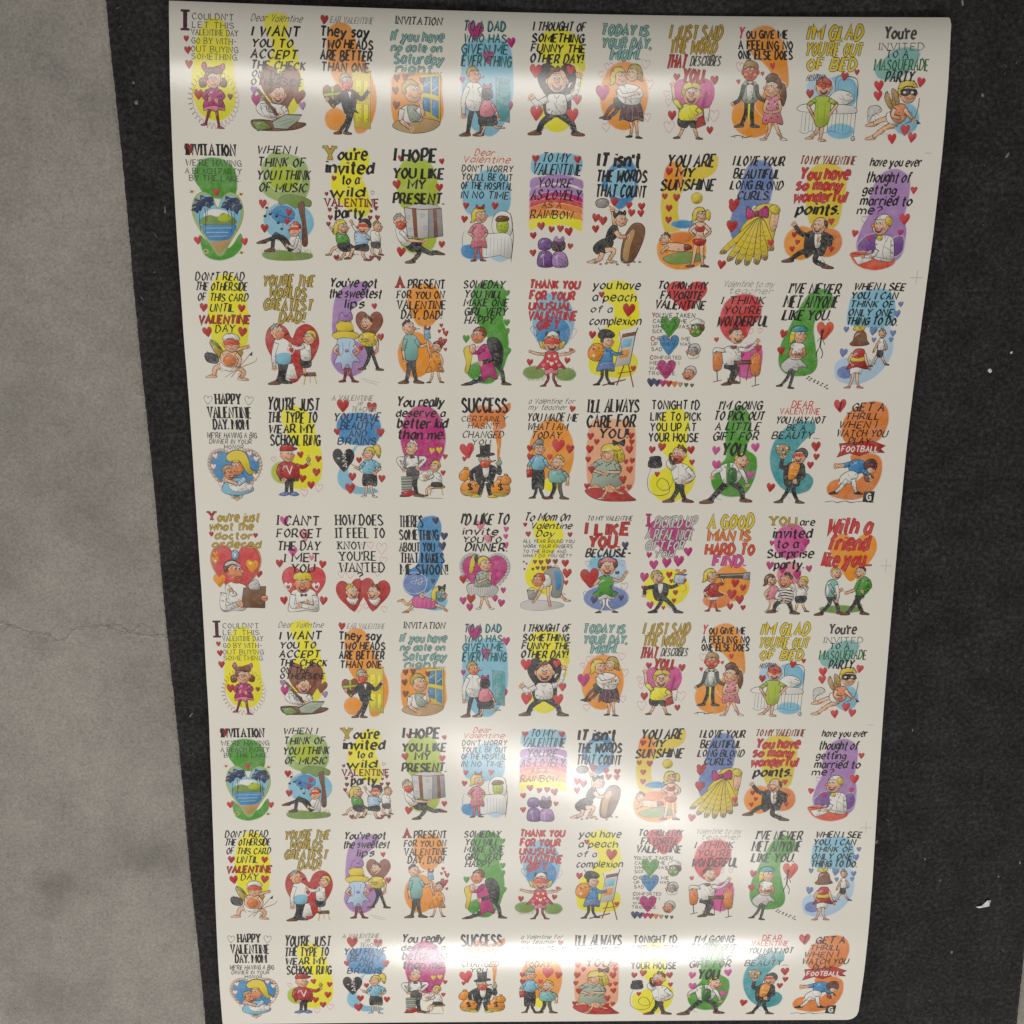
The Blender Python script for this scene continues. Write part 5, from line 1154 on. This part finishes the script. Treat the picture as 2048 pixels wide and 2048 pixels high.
Q('S', '76 304 210 300 240 296 240 332 210 326 78 322'); L('90 310 210 306', 1.4, 'a'); Q('s', '206 298 240 294 240 334 206 330', .8); HD(44, 312, 30, 1, 'Y', 'l', 'f', 'f')

card(4, 9, 305, 500, "YOU ARE INVITED TO A SURPRISE PARTY, three laughing children under magenta hearts")
WE('M', 124, 124, 84, 88); WE('L', 126, 290, 60, 60)
T('s', 'd/n', '8 146 0 42|YOU', wt=.7); T('C', 'k', '160 242 8 42|are', '28 232 60 106|invited', '48 168 116 156|to a', '4 248 164 206|Surprise', '44 204 218 262|party.', wt=.82)
H('m 28 132 24,m 200 130 38,m 26 246 38,m 90 268 36,m 168 294 40,m 226 262 32')
G('f', 12, '36 410 40 450 30 480', -1, 'w'); G('f', 12, '56 410 60 450 66 480', 1, 'w'); P('L', '30 360 54 350 76 364 76 400 84 424 50 418 20 424 26 390'); A('f', 12, '34 366 10 390 20 410')
G('f', 13, '180 430 176 460 170 484', -1, 'n'); G('f', 13, '204 430 212 460 224 480', 1, 'n'); P('w', '170 372 196 362 222 376 220 410 176 412'); P('k', '168 406 222 406 216 436 172 436'); A('w', 12, '218 376 226 360 210 340', 'f')
G('k', 26, '96 424 70 450 60 480', -1, 'n'); G('k', 26, '124 424 140 450 156 486', 1, 'n'); P('w', '76 372 112 354 150 368 158 410 140 438 90 438 70 410')
for k in range(5): L([74 + k, 378 + k * 14, 112, 372 + k * 14, 154 - k, 380 + k * 14], 2.4)
A('w', 18, '80 380 70 410 100 420'); A('w', 18, '146 376 158 360 140 340'); HD(36, 322, 26, 1, 'n', 'l', 'f', 's'); HD(198, 332, 26, -1, 'Y', 's', 'f', 's'); HD(112, 324, 34, -1, 'k', 't', 'F', 's')

card(4, 10, 305, 496, 'WITH A FRIEND LIKE YOU, two lanky men reaching to shake hands below an orange heart')
big_heart('o', 160, 196, 240, 226, 0, 'k', 'wash'); T('b', 'R/q', '12 256 6 84|With a', '20 248 96 166|friend', '0 272 178 248|like you...', wt=.72)
WE('i', 120, 470, 110, 20); grass(10, 230, 480, 26, 'g', 46)
G('k', 24, '50 402 60 440 20 490', -1, 'n'); G('k', 24, '72 402 96 440 110 484', 1, 'n'); P('T', '40 330 64 316 92 330 96 366 84 404 40 404 32 370'); P('w', '40 340 56 330 52 396 38 390', .3); A('T', 18, '50 340 80 390 112 372', 'f'); A('w', 18, '86 344 100 396 96 420', None)
HD(80, 284, 27, 1, 'Y', 't', 'f', 's')
G('k', 24, '206 388 190 440 156 488', -1, 'n'); G('k', 24, '228 388 206 430 232 486', 1, 'n'); P('g', '194 320 220 300 248 310 266 350 240 392 196 396 190 360'); P('y', '190 310 204 306 200 340 190 330', .4); A('g', 18, '206 320 184 370 146 384', 'f'); A('g', 18, '250 320 262 354 230 372')
HD(206, 280, 27, -1, 'k', 't', 'f', 's')

OFFU = [[-47,-69,-62,-40,-9,1,0,9,17,40,68],[-51,-25,-29,-18,0,39,17,-16,37,17,-23],[-6,-6,-8,12,14,22,-26,-60,-35,-43,-95],[11,-24,-7,-17,2,26,0,11,20,-7,-44],[-53,10,-7,13,-3,17,0,-21,11,40,-26],[-64,-9,-15,-2,32,11,-7,-5,-26,-27,7],[-47,-12,-10,5,27,36,-5,-9,58,-12,23],[-36,-26,-13,26,50,13,12,4,16,26,1],[-41,-63,-40,-24,13,35,23,44,51,56,-10]]
OFFV = [[6,9,14,-4,12,9,17,17,19,7,20],[-4,7,1,12,3,15,5,16,12,5,2],[-11,5,16,8,7,7,8,5,-1,5,3],[-19,-3,-16,-14,-11,-7,-8,-3,-3,-1,-5],[-2,28,12,18,3,-7,17,1,-1,19,17],[-12,-14,7,-9,7,9,6,-5,3,-8,5],[-8,-3,2,6,0,12,10,13,11,4,-5],[-11,-10,2,-17,-17,-18,-10,-21,-28,-16,-6],[16,25,17,20,19,26,24,29,28,31,35]]

# crack paths (point list, width) and old stains (x, y, radius, darkness) on the concrete
CRACKS = [([(-.60, -.372), (-0.55, -0.379), (-0.539, -0.381), (-0.528, -0.385), (-0.517, -0.391), (-0.503, -0.393), (-0.492, -0.396), (-0.486, -0.402), (-0.474, -0.399), (-0.466, -0.39), (-0.451, -0.387), (-0.437, -0.386), (-0.426, -0.388), (-0.418, -0.394), (-0.404, -0.395), (-0.387, -0.398), (-0.376, -0.4), (-0.34, -0.402)], .0010),
          ([(-0.431, -0.387), (-0.42, -0.385), (-0.404, -0.393), (-0.394, -0.386), (-0.383, -0.389), (-0.375, -0.397), (-0.35, -0.396)], .0008),
          ([(-0.435, -0.366), (-0.438, -0.376), (-0.439, -0.387)], .0008)]
STAINS = [(-.497, -.594, .045, .80), (-.44, -.625, .06, .78), (-.40, -.655, .05, .82), (-.516, -.70, .04, .72), (-.475, -.694, .045, .80), (-.42, -.30, .08, .9), (-.52, -.15, .07, .93),
          (-.53, -.447, .03, .88), (-.548, -.383, .02, .70), (-.50, -.399, .02, .8), (-.47, .06, .05, .88)]
# ================================================================== building the objects
def link(o, parent=None):
    scene.collection.objects.link(o)
    if parent: o.parent = parent
    return o

def mesh_obj(name, V, F, mats, parent=None, smooth_=False):
    me = bpy.data.meshes.new(name)
    me.from_pydata(V, [], F); me.update()
    for m_ in mats: me.materials.append(m_)
    if smooth_: me.polygons.foreach_set('use_smooth', [True] * len(me.polygons))
    return link(bpy.data.objects.new(name, me), parent)

def tag(o, **k):
    for a, b_ in k.items(): o[a] = b_
    return o

# ---- the ground under it all: grey concrete
def ground_grid(x0, x1, y0, y1, nx, ny, zf):
    V = []; F = []
    for j in range(ny + 1):
        for i in range(nx + 1):
            x = x0 + (x1 - x0) * i / nx; y = y0 + (y1 - y0) * j / ny
            V.append((x, y, zf(x, y)))
    for j in range(ny):
        for i in range(nx):
            a = j * (nx + 1) + i
            F.append((a, a + 1, a + nx + 2, a + nx + 1))
    return V, F

conc, nt, b = new_mat('rough_concrete')
b.inputs['Roughness'].default_value = .85
b.inputs['Specular IOR Level'].default_value = .3
tc = node(nt, 'ShaderNodeTexCoord')
big = node(nt, 'ShaderNodeTexNoise', Scale=5.5, Detail=6.0, Roughness=.62)
mid = node(nt, 'ShaderNodeTexNoise', Scale=38.0, Detail=6.0, Roughness=.7)
fine = node(nt, 'ShaderNodeTexNoise', Scale=420.0, Detail=4.0, Roughness=.7)
vor = node(nt, 'ShaderNodeTexVoronoi', Scale=85.0)
for n in (big, mid, fine, vor): nt.links.new(tc.outputs['Object'], n.inputs['Vector'])
r1 = node(nt, 'ShaderNodeValToRGB')
r1.color_ramp.elements[0].position = .34; r1.color_ramp.elements[1].position = .62
r1.color_ramp.elements[0].color = (*lin('908B84'), 1); r1.color_ramp.elements[1].color = (*lin('A39D95'), 1)
nt.links.new(big.outputs['Fac'], r1.inputs['Fac'])
mrm = node(nt, 'ShaderNodeMapRange'); mrm.inputs['From Min'].default_value = .3; mrm.inputs['From Max'].default_value = .7
mrm.inputs['To Min'].default_value = .90; mrm.inputs['To Max'].default_value = 1.07
nt.links.new(mid.outputs['Fac'], mrm.inputs['Value'])
mrf = node(nt, 'ShaderNodeMapRange'); mrf.inputs['From Min'].default_value = .3; mrf.inputs['From Max'].default_value = .7
mrf.inputs['To Min'].default_value = .72; mrf.inputs['To Max'].default_value = 1.22
nt.links.new(fine.outputs['Fac'], mrf.inputs['Value'])
mul = node(nt, 'ShaderNodeMath', operation='MULTIPLY')
nt.links.new(mrm.outputs[0], mul.inputs[0]); nt.links.new(mrf.outputs[0], mul.inputs[1])
vm = node(nt, 'ShaderNodeVectorMath', operation='SCALE')
nt.links.new(r1.outputs['Color'], vm.inputs[0]); nt.links.new(mul.outputs[0], vm.inputs['Scale'])
# dark pits and old stains with a shape of their own
pit = node(nt, 'ShaderNodeMapRange'); pit.inputs['From Min'].default_value = .04; pit.inputs['From Max'].default_value = .10
pit.inputs['To Min'].default_value = .62
nt.links.new(vor.outputs['Distance'], pit.inputs['Value'])
prev = vm.outputs[0]
vm2 = node(nt, 'ShaderNodeVectorMath', operation='SCALE')
nt.links.new(prev, vm2.inputs[0]); nt.links.new(pit.outputs[0], vm2.inputs['Scale']); prev = vm2.outputs[0]
warp = node(nt, 'ShaderNodeTexNoise', Scale=14.0, Detail=3.0)
nt.links.new(tc.outputs['Object'], warp.inputs['Vector'])
for sx, sy, rad, dark in STAINS:
    vs_ = node(nt, 'ShaderNodeVectorMath', operation='DISTANCE'); vs_.inputs[1].default_value = (sx, sy, -.006)
    nt.links.new(tc.outputs['Object'], vs_.inputs[0])
    ad = node(nt, 'ShaderNodeMath', operation='MULTIPLY_ADD'); ad.inputs[1].default_value = .09
    nt.links.new(warp.outputs['Fac'], ad.inputs[0]); nt.links.new(vs_.outputs['Value'], ad.inputs[2])
    m2 = node(nt, 'ShaderNodeMapRange', interpolation_type='SMOOTHSTEP'); m2.inputs['From Min'].default_value = .035; m2.inputs['From Max'].default_value = .045 + rad
    m2.inputs['To Min'].default_value = dark; m2.inputs['To Max'].default_value = 1
    nt.links.new(ad.outputs[0], m2.inputs['Value'])
    v3 = node(nt, 'ShaderNodeVectorMath', operation='SCALE')
    nt.links.new(prev, v3.inputs[0]); nt.links.new(m2.outputs[0], v3.inputs['Scale']); prev = v3.outputs[0]
nt.links.new(prev, b.inputs['Base Color'])
bp = node(nt, 'ShaderNodeBump', Strength=.5, Distance=.0015)
nt.links.new(fine.outputs['Fac'], bp.inputs['Height']); nt.links.new(bp.outputs['Normal'], b.inputs['Normal'])

V, F = ground_grid(-2.2, 2.2, -2.6, 1.8, 40, 40, lambda x, y: -.006)
floor = mesh_obj('floor', V, F, [conc]); tag(floor, kind='structure', label='mottled grey concrete floor with a hairline crack')

def flat_mat(name, hexa, rough=.9):
    mt, nt, b = new_mat(name)
    n = node(nt, 'ShaderNodeTexNoise', Scale=300.0, Detail=4.0); t_ = node(nt, 'ShaderNodeTexCoord')
    nt.links.new(t_.outputs['Object'], n.inputs['Vector'])
    r_ = node(nt, 'ShaderNodeValToRGB'); c = lin(hexa)
    r_.color_ramp.elements[0].position = .3; r_.color_ramp.elements[1].position = .7
    r_.color_ramp.elements[0].color = (*[x * .7 for x in c], 1); r_.color_ramp.elements[1].color = (*[min(x * 1.2, 1) for x in c], 1)
    nt.links.new(n.outputs['Fac'], r_.inputs['Fac']); nt.links.new(r_.outputs['Color'], b.inputs['Base Color'])
    b.inputs['Roughness'].default_value = rough; b.inputs['Specular IOR Level'].default_value = .2
    return mt
ridge_mat = flat_mat('chalky_crack_edge', 'BDB7AC'); gap_mat = flat_mat('dark_crack', '847E76')

def crack(pts, w, h, z):
    V = []; F = []; q = smooth([tuple(p) for p in pts], False, 7)
    for i, (x, y) in enumerate(q):
        a, d = q[max(i - 1, 0)], q[min(i + 1, len(q) - 1)]
        dx, dy = d[0] - a[0], d[1] - a[1]; k = math.hypot(dx, dy) or 1
        ww = w * rnd.uniform(.3, 1.1); x += rnd.uniform(-.0012, .0012); y += rnd.uniform(-.0012, .0012)
        V += [(x - dy / k * ww, y + dx / k * ww, z), (x, y, z + h), (x + dy / k * ww, y - dx / k * ww, z)]
        if i:
            o_ = 3 * i; F += [(o_ - 3, o_ - 2, o_ + 1, o_), (o_ - 2, o_ - 1, o_ + 2, o_ + 1)]
    return V, F
rnd.seed(5)
def join(ps):
    V, F = [], []
    for v, f_ in ps:
        k = len(V); V += v; F += [tuple(i + k for i in t) for t in f_]
    return V, F
V, F = join([crack(p, w * .8, .0005, -.0058) for p, w in CRACKS])
mesh_obj('crack_edge', V, F, [ridge_mat], floor)
V, F = join([crack([(x, y + .0022) for x, y in p], w * .5, .0001, -.0059) for p, w in CRACKS[:2]])
mesh_obj('crack', V, F, [gap_mat], floor)

# ---- the black mat
felt, nt, b = new_mat('black_needle_felt')
b.inputs['Roughness'].default_value = .95; b.inputs['Specular IOR Level'].default_value = .12
b.inputs['Sheen Weight'].default_value = .12; b.inputs['Sheen Roughness'].default_value = .5
tc = node(nt, 'ShaderNodeTexCoord')
na = node(nt, 'ShaderNodeTexNoise', Scale=210.0, Detail=6.0, Roughness=.78)
nb = node(nt, 'ShaderNodeTexNoise', Scale=26.0, Detail=4.0)
for n in (na, nb): nt.links.new(tc.outputs['Object'], n.inputs['Vector'])
ra = node(nt, 'ShaderNodeValToRGB')
e = ra.color_ramp.elements
e[0].position = .36; e[0].color = (.010, .0097, .0097, 1); e[1].position = .70; e[1].color = (.078, .074, .074, 1)
x_ = e.new(.52); x_.color = (.031, .0298, .0298, 1)
nt.links.new(na.outputs['Fac'], ra.inputs['Fac'])
mrb = node(nt, 'ShaderNodeMapRange'); mrb.inputs['From Min'].default_value = .3; mrb.inputs['From Max'].default_value = .7
mrb.inputs['To Min'].default_value = .7; mrb.inputs['To Max'].default_value = 1.25
nt.links.new(nb.outputs['Fac'], mrb.inputs['Value'])
vm = node(nt, 'ShaderNodeVectorMath', operation='SCALE')
nt.links.new(ra.outputs['Color'], vm.inputs[0]); nt.links.new(mrb.outputs[0], vm.inputs['Scale']); nt.links.new(vm.outputs[0], b.inputs['Base Color'])
bp = node(nt, 'ShaderNodeBump', Strength=.9, Distance=.002)
nt.links.new(na.outputs['Fac'], bp.inputs['Height']); nt.links.new(bp.outputs['Normal'], b.inputs['Normal'])

MX0, MX1, MY0, MY1 = -.3656, .5973, -1.5, .75
rnd.seed(11)
ny = 900; V = []; F = []
for j in range(ny + 1):
    y = MY0 + (MY1 - MY0) * j / ny
    a = MX0 + rnd.uniform(-.0004, .0004) + .0005 * math.sin(y * 21); c = MX1 + rnd.uniform(-.0004, .0004)
    V += [(a, y, -.006), (a + .0012, y, -.0008), (a + .004, y, 0), (c - .004, y, 0), (c - .0012, y, -.0008), (c, y, -.006)]
    if j:
        o_ = 6 * j
        F += [(o_ - 6 + k, o_ - 5 + k, o_ + 1 + k, o_ + k) for k in range(5)]
mat = mesh_obj('floor_mat', V, F, [felt])
tag(mat, label='long black felt floor mat lying on the grey concrete under the card sheet', category='mat')
# loose fibres of the felt
V = []; F = []; 
nprng = np.random.default_rng(3)
N = 34000
fx = nprng.uniform(MX0, MX1, N); fy = nprng.uniform(-.95, .35, N)
edge = nprng.random(N) < .02; fx[edge] = MX0 + nprng.normal(0, .0008, edge.sum()); 
ang = nprng.uniform(0, 2 * np.pi, N); ln_ = nprng.uniform(.0012, .0045, N); wd = .00016
for i in range(N):
    ca, sa = math.cos(ang[i]), math.sin(ang[i]); x, y, l_ = fx[i], fy[i], ln_[i]
    k = len(V); z0 = .00005; z1 = nprng.uniform(.0002, .0010)
    V += [(x - sa * wd, y + ca * wd, z0), (x + sa * wd, y - ca * wd, z0), (x + ca * l_, y + sa * l_, z1)]
    F.append((k, k + 1, k + 2))
pile = mesh_obj('felt_fibre', V, F, [flat_mat('felt_fibre', '4A4644')], mat); pile['kind'] = 'stuff'

# ---- the sheet
us_ = [-.215, -.2, -.15] + [round(-.1 + .1 * k, 3) for k in range(111)] + [10.95, 11.0, 11.05, 11.1, 11.15, 11.2, 11.23]
vs_ = [-.058, -.055] + [round(-.05 + .05 * k, 3) for k in range(181)] + [8.962, 8.972, 8.98, 8.987, 8.993, 8.998, 9.002, 9.005]
vs_ = sorted(set(vs_))
UU, VV = np.meshgrid(us_, vs_)
rs = np.random.default_rng(9)
def wob(n): return np.convolve(rs.normal(0, 1, n + 6), np.ones(7) / 7, 'valid') * .004
def limit(v, base, rad_t, rad_b):
    out = np.full_like(v, base)
    for lo, rad, sgn in ((v.min(), rad_t, -1), (v.max(), rad_b, 1)):
        d = (rad * .53 - np.abs(v - lo)) / (rad * .53)
        out -= np.where(d > 0, rad * (1 - np.sqrt(np.clip(1 - d ** 2, 0, 1))), 0)
    return out
vcol = VV[:, 0]
umx = limit(vcol, 11.23, .06, .20) + wob(len(vcol)); umn = -limit(vcol, .215, .01, .03) + wob(len(vcol)) * .8
UU = np.where(UU > 10.9, 10.9 + (UU - 10.9) / (11.23 - 10.9) * (umx[:, None] - 10.9), UU)
UU = np.where(UU < -.1, -.1 + (UU + .1) / (-.115) * (umn[:, None] + .1), UU)
Pp, Nn = surf_n(UU, VV)
nr, nc = UU.shape
top = Pp.reshape(-1, 3); bot = (Pp - Nn * .00022).reshape(-1, 3)
idx = np.arange(nr * nc).reshape(nr, nc); K = nr * nc
F = []
a, b_, c, d = idx[:-1, :-1].ravel(), idx[:-1, 1:].ravel(), idx[1:, 1:].ravel(), idx[1:, :-1].ravel()
F += list(zip(a, d, c, b_)); F += list(zip(a + K, b_ + K, c + K, d + K))
ring = list(idx[0]) + list(idx[1:, -1]) + list(idx[-1, -2::-1]) + list(idx[-2:0:-1, 0])
for p, q in zip(ring, ring[1:] + ring[:1]): F.append((p, q, q + K, p + K))
root = link(bpy.data.objects.new('card_sheet', None)); root.location = (.0, -.3, 0); root.empty_display_size = .1
tag(root, label='tall uncut glossy white sheet of ninety-nine printed cartoon valentine cards on the black mat', category='card sheet')
inv = -np.array([0, -.3, 0])
def sheet_mesh(name, V, F, N, mats, parent, org):
    me = bpy.data.meshes.new(name)
    V = np.asarray(V, np.float32); F = np.asarray(F, np.int32)
    me.vertices.add(len(V)); me.vertices.foreach_set('co', (V - np.asarray(org, np.float32)).ravel())
    me.loops.add(F.size); me.loops.foreach_set('vertex_index', F.ravel())
    me.polygons.add(len(F)); me.polygons.foreach_set('loop_start', np.arange(0, F.size, 4, dtype=np.int32))
    me.polygons.foreach_set('loop_total', np.full(len(F), 4, np.int32))
    me.update(calc_edges=True)
    me.polygons.foreach_set('use_smooth', np.ones(len(F), bool))
    me.normals_split_custom_set_from_vertices(np.asarray(N, np.float32))
    for m_ in mats: me.materials.append(m_)
    o = bpy.data.objects.new(name, me); scene.collection.objects.link(o)
    o.parent = parent
    return o

def upward(xy, Q_):
    q = xy[Q_]; x, y = q[..., 0], q[..., 1]
    ar = (x * np.roll(y, -1, 1) - np.roll(x, -1, 1) * y).sum(1)
    Q_[ar > 0] = Q_[ar > 0][:, ::-1]
    return Q_
Nf = Nn.reshape(-1, 3)
sheet = sheet_mesh('paper', np.concatenate([top, bot]), F, np.concatenate([Nf, -Nf]), [paper_mat], root, (0, -.3, 0))

ROWWORD = ['first', 'second', 'third', 'fourth', 'fifth', 'sixth', 'seventh', 'eighth', 'ninth']
LIFT0, LIFT = 1.0e-4, 7e-6
EXTRA = {'w': 0, 't': 3e-5}     # washes lowest, then the drawing, then the lettering
for r in range(9):
    for c in range(11):
        src = (r % 5, c)
        u, v = np.meshgrid(c - .1 + .1 * np.arange(11), r - .05 + .05 * np.arange(21))
        P_, N_ = surf_n(u, v)
        org = surf(np.array([c + .4]), np.array([r + .45]))[0]
        i = np.arange(u.size).reshape(u.shape)
        Fq = np.stack([i[:-1, :-1], i[1:, :-1], i[1:, 1:], i[:-1, 1:]], -1).reshape(-1, 4)
        pan = sheet_mesh('printed_card', (P_ + N_ * 3e-5).reshape(-1, 3), Fq, N_.reshape(-1, 3), [paper_mat], root, org)
        pan.location = tuple(org - np.array([0, -.3, 0]))
        if src not in CARDS: continue
        art, pitch, hgt, lab = CARDS[src]
        pan['label'] = lab + ', ' + ROWWORD[r] + ' row'
        u0 = c + OFFU[r][c] / 1000; v0 = r + OFFV[r][c] / 1000
        if not hasattr(art, 'done'): art.done = art.layers()[0]
        for part, (V, Qd, C) in art.done.items():
            nm = 'cartoon' if part == 'toon' else 'lettering' if part[:4] == 'text' else 'colour_wash'
            Qd = upward(np.array(V)[:, :2], np.array(Qd))
            A_ = np.array(V)
            uu = u0 + A_[:, 0] / pitch; vv = v0 + A_[:, 1] / hgt * .893
            ps, ns = surf_n(uu, vv)
            ps = ps + ns * (LIFT0 + LIFT * A_[:, 2:3] + (1.2e-4 if part[:4] == 'text' else EXTRA[part[0]]))
            ob = sheet_mesh(nm, ps, Qd, ns, [ink_mat], pan, org)
            at_ = ob.data.color_attributes.new('ink', 'FLOAT_COLOR', 'POINT')
            at_.data.foreach_set('color', np.asarray(C, np.float32).ravel())

# ---- printer's crosses in the right margin
V = []; F = []
for u_, v_, l_ in ((11.06, 1.955, 1), (11.07, 4.46, 1), (11.06, 6.955, 1), (11.02, .975, .5), (11.02, 5.96, .5)):
    for du, dv in ((.10 * l_, .0026), (.005, .06 * l_)):
        if l_ < 1 and du < .02: continue
        k = len(V); V += [(u_ - du, v_ - dv), (u_ + du, v_ - dv), (u_ + du, v_ + dv), (u_ - du, v_ + dv)]; F.append((k, k + 3, k + 2, k + 1))
A_ = np.array(V); ps, ns = surf_n(A_[:, 0], A_[:, 1])
for k in range(0, len(F)):
    i = slice(4 * k, 4 * k + 4); org = ps[i].mean(0)
    ob = sheet_mesh('register_mark', ps[i] + ns[i] * (7e-5 + 1e-5 * (k % 2)), [(0, 3, 2, 1)], ns[i], [ink_mat], root, org)
    ob.location = tuple(org - np.array([0, -.3, 0]))
    at_ = ob.data.color_attributes.new('ink', 'FLOAT_COLOR', 'POINT')
    at_.data.foreach_set('color', np.tile(np.array([*lin('C4BFB6'), .3], np.float32), 4))

# ---- litter on the mat: a torn scrap, flecks of lint, and fine dust
scrap_mat = flat_mat('white_scrap', 'F2F0EA', .6); fleck_mat = flat_mat('pale_lint', '8C867F'); dim_mat = flat_mat('grey_dust', '7E7874')
V = [(-.0085, -.004, .0006), (-.003, -.0015, .0028), (.001, .0002, .0006), (.0035, .006, .0034), (.0085, .0045, .0008), (.006, .0005, .003), (.0075, -.003, .0008), (.001, -.0035, .0022), (-.004, -.0055, .0008)]
F = [(0, 8, 1), (1, 8, 7), (1, 7, 2), (2, 7, 5), (2, 5, 3), (3, 5, 4), (5, 7, 6)]
sc_ = mesh_obj('paper_scrap', V, F, [scrap_mat]); sc_.location = (.5417, -.7402, 0)
sd = sc_.modifiers.new('thickness', 'SOLIDIFY'); sd.thickness = .0003
tag(sc_, label='bright white torn paper scrap lying alone on the black mat at lower right', category='scrap')
rnd.seed(21)
def fleck(x, y, s, el, ang, name, mt, parent=None, **k):
    V = []; F = []; n = 9
    for ring, (rr, z) in enumerate(((1, .00005), (.75, .35), (.3, .6))):
        for i in range(n):
            a = 2 * math.pi * i / n; q = rr * (1 + rnd.uniform(-.28, .28))
            X = math.cos(a) * q * s * el; Y = math.sin(a) * q * s / el
            V.append((X * math.cos(ang) - Y * math.sin(ang), X * math.sin(ang) + Y * math.cos(ang), z * s if ring else z))
    for r_ in (0, 1):
        for i in range(n): F.append((r_ * n + i, r_ * n + (i + 1) % n, (r_ + 1) * n + (i + 1) % n, (r_ + 1) * n + i))
    F.append(tuple(range(2 * n, 3 * n)))
    o = mesh_obj(name, V, F, [mt], parent, True); o.location = (x, y, 0); tag(o, **k)
    return o
FL = [(-.346, .1612, .0018, 1.0, 'small pale lint fleck near the top left mat edge, above a larger one'), (-.3448, .1433, .0034, 1.1, 'largest pale lint fleck between the concrete edge and the top of the sheet'),
      (-.3268, .044, .0025, 2.2, 'long thin grey lint wisp left of the second row of cards'), (.4401, .2201, .0026, 1.6, 'pale fleck at the top of the mat above the sheet corner'),
      (.4705, -.6814, .0020, 1.2, 'pale grey fleck on the mat right of the eighth row of cards'), (.5104, -.8038, .0030, 1.0, 'round cream fleck low on the mat, below the white scrap'),
      (.4131, -.6585, .0040, 1.3, 'tan fleck touching the right edge of the sheet near the eighth row'), (.4897, -.7087, .0020, 1.5, 'small bent fleck left of the white paper scrap'),
      (.5566, -.7057, .0018, 1.0, 'small round fleck above and right of the white scrap'), (.5796, -.6884, .0025, 1.5, 'pinkish fleck at the right frame edge above the white scrap'),
      (.5167, -.1092, .0020, 1.2, 'bright speck right of the third row near the mat edge'), (.4964, -.1276, .0032, 1.1, 'pinkish grey fleck below the bright speck right of the fourth row'),
      (.4952, .0822, .0034, 1.6, 'grey wispy fleck on the mat right of the second row'), (.4661, .1376, .0022, 1.2, 'grey fleck on the mat right of the first row'),
      (-.3472, -.4872, .0030, 2.0, 'grey lint wisp left of the sixth row of cards'), (.445, -.522, .0018, 1.6, 'small pale fleck right of the seventh row of cards')]
for x, y, s, el, lab in FL:
    fleck(x, y, s * .62, el, rnd.uniform(.8, 2.2), 'lint_fleck', scrap_mat if 'bright' in lab else fleck_mat, label=lab, category='lint', group='lint flecks scattered on the black mat')
V = []; F = []
for k in range(420):
    x = rnd.uniform(.40, .597) if rnd.random() < .8 else rnd.uniform(-.36, -.30); y = rnd.uniform(-.92, .26)
    if x < 0 and rnd.random() < .3: continue
    s = rnd.choice((.0003, .0004, .0005, .0006, .0009)); a = rnd.uniform(0, 3.1); L_ = s * rnd.choice((1, 1, 2, 4))
    k0 = len(V); ca, sa = math.cos(a), math.sin(a)
    V += [(x - ca * L_ , y - sa * L_, .0006), (x - sa * s * .5, y + ca * s * .5, .0013), (x + ca * L_, y + sa * L_, .0006), (x + sa * s * .5, y - ca * s * .5, .0009)]
    F += [(k0, k0 + 3, k0 + 2, k0 + 1)]
o = mesh_obj('fine_lint', V, F, [dim_mat]); tag(o, kind='stuff', label='fine pale dust and fibres scattered over the black mat', category='dust')
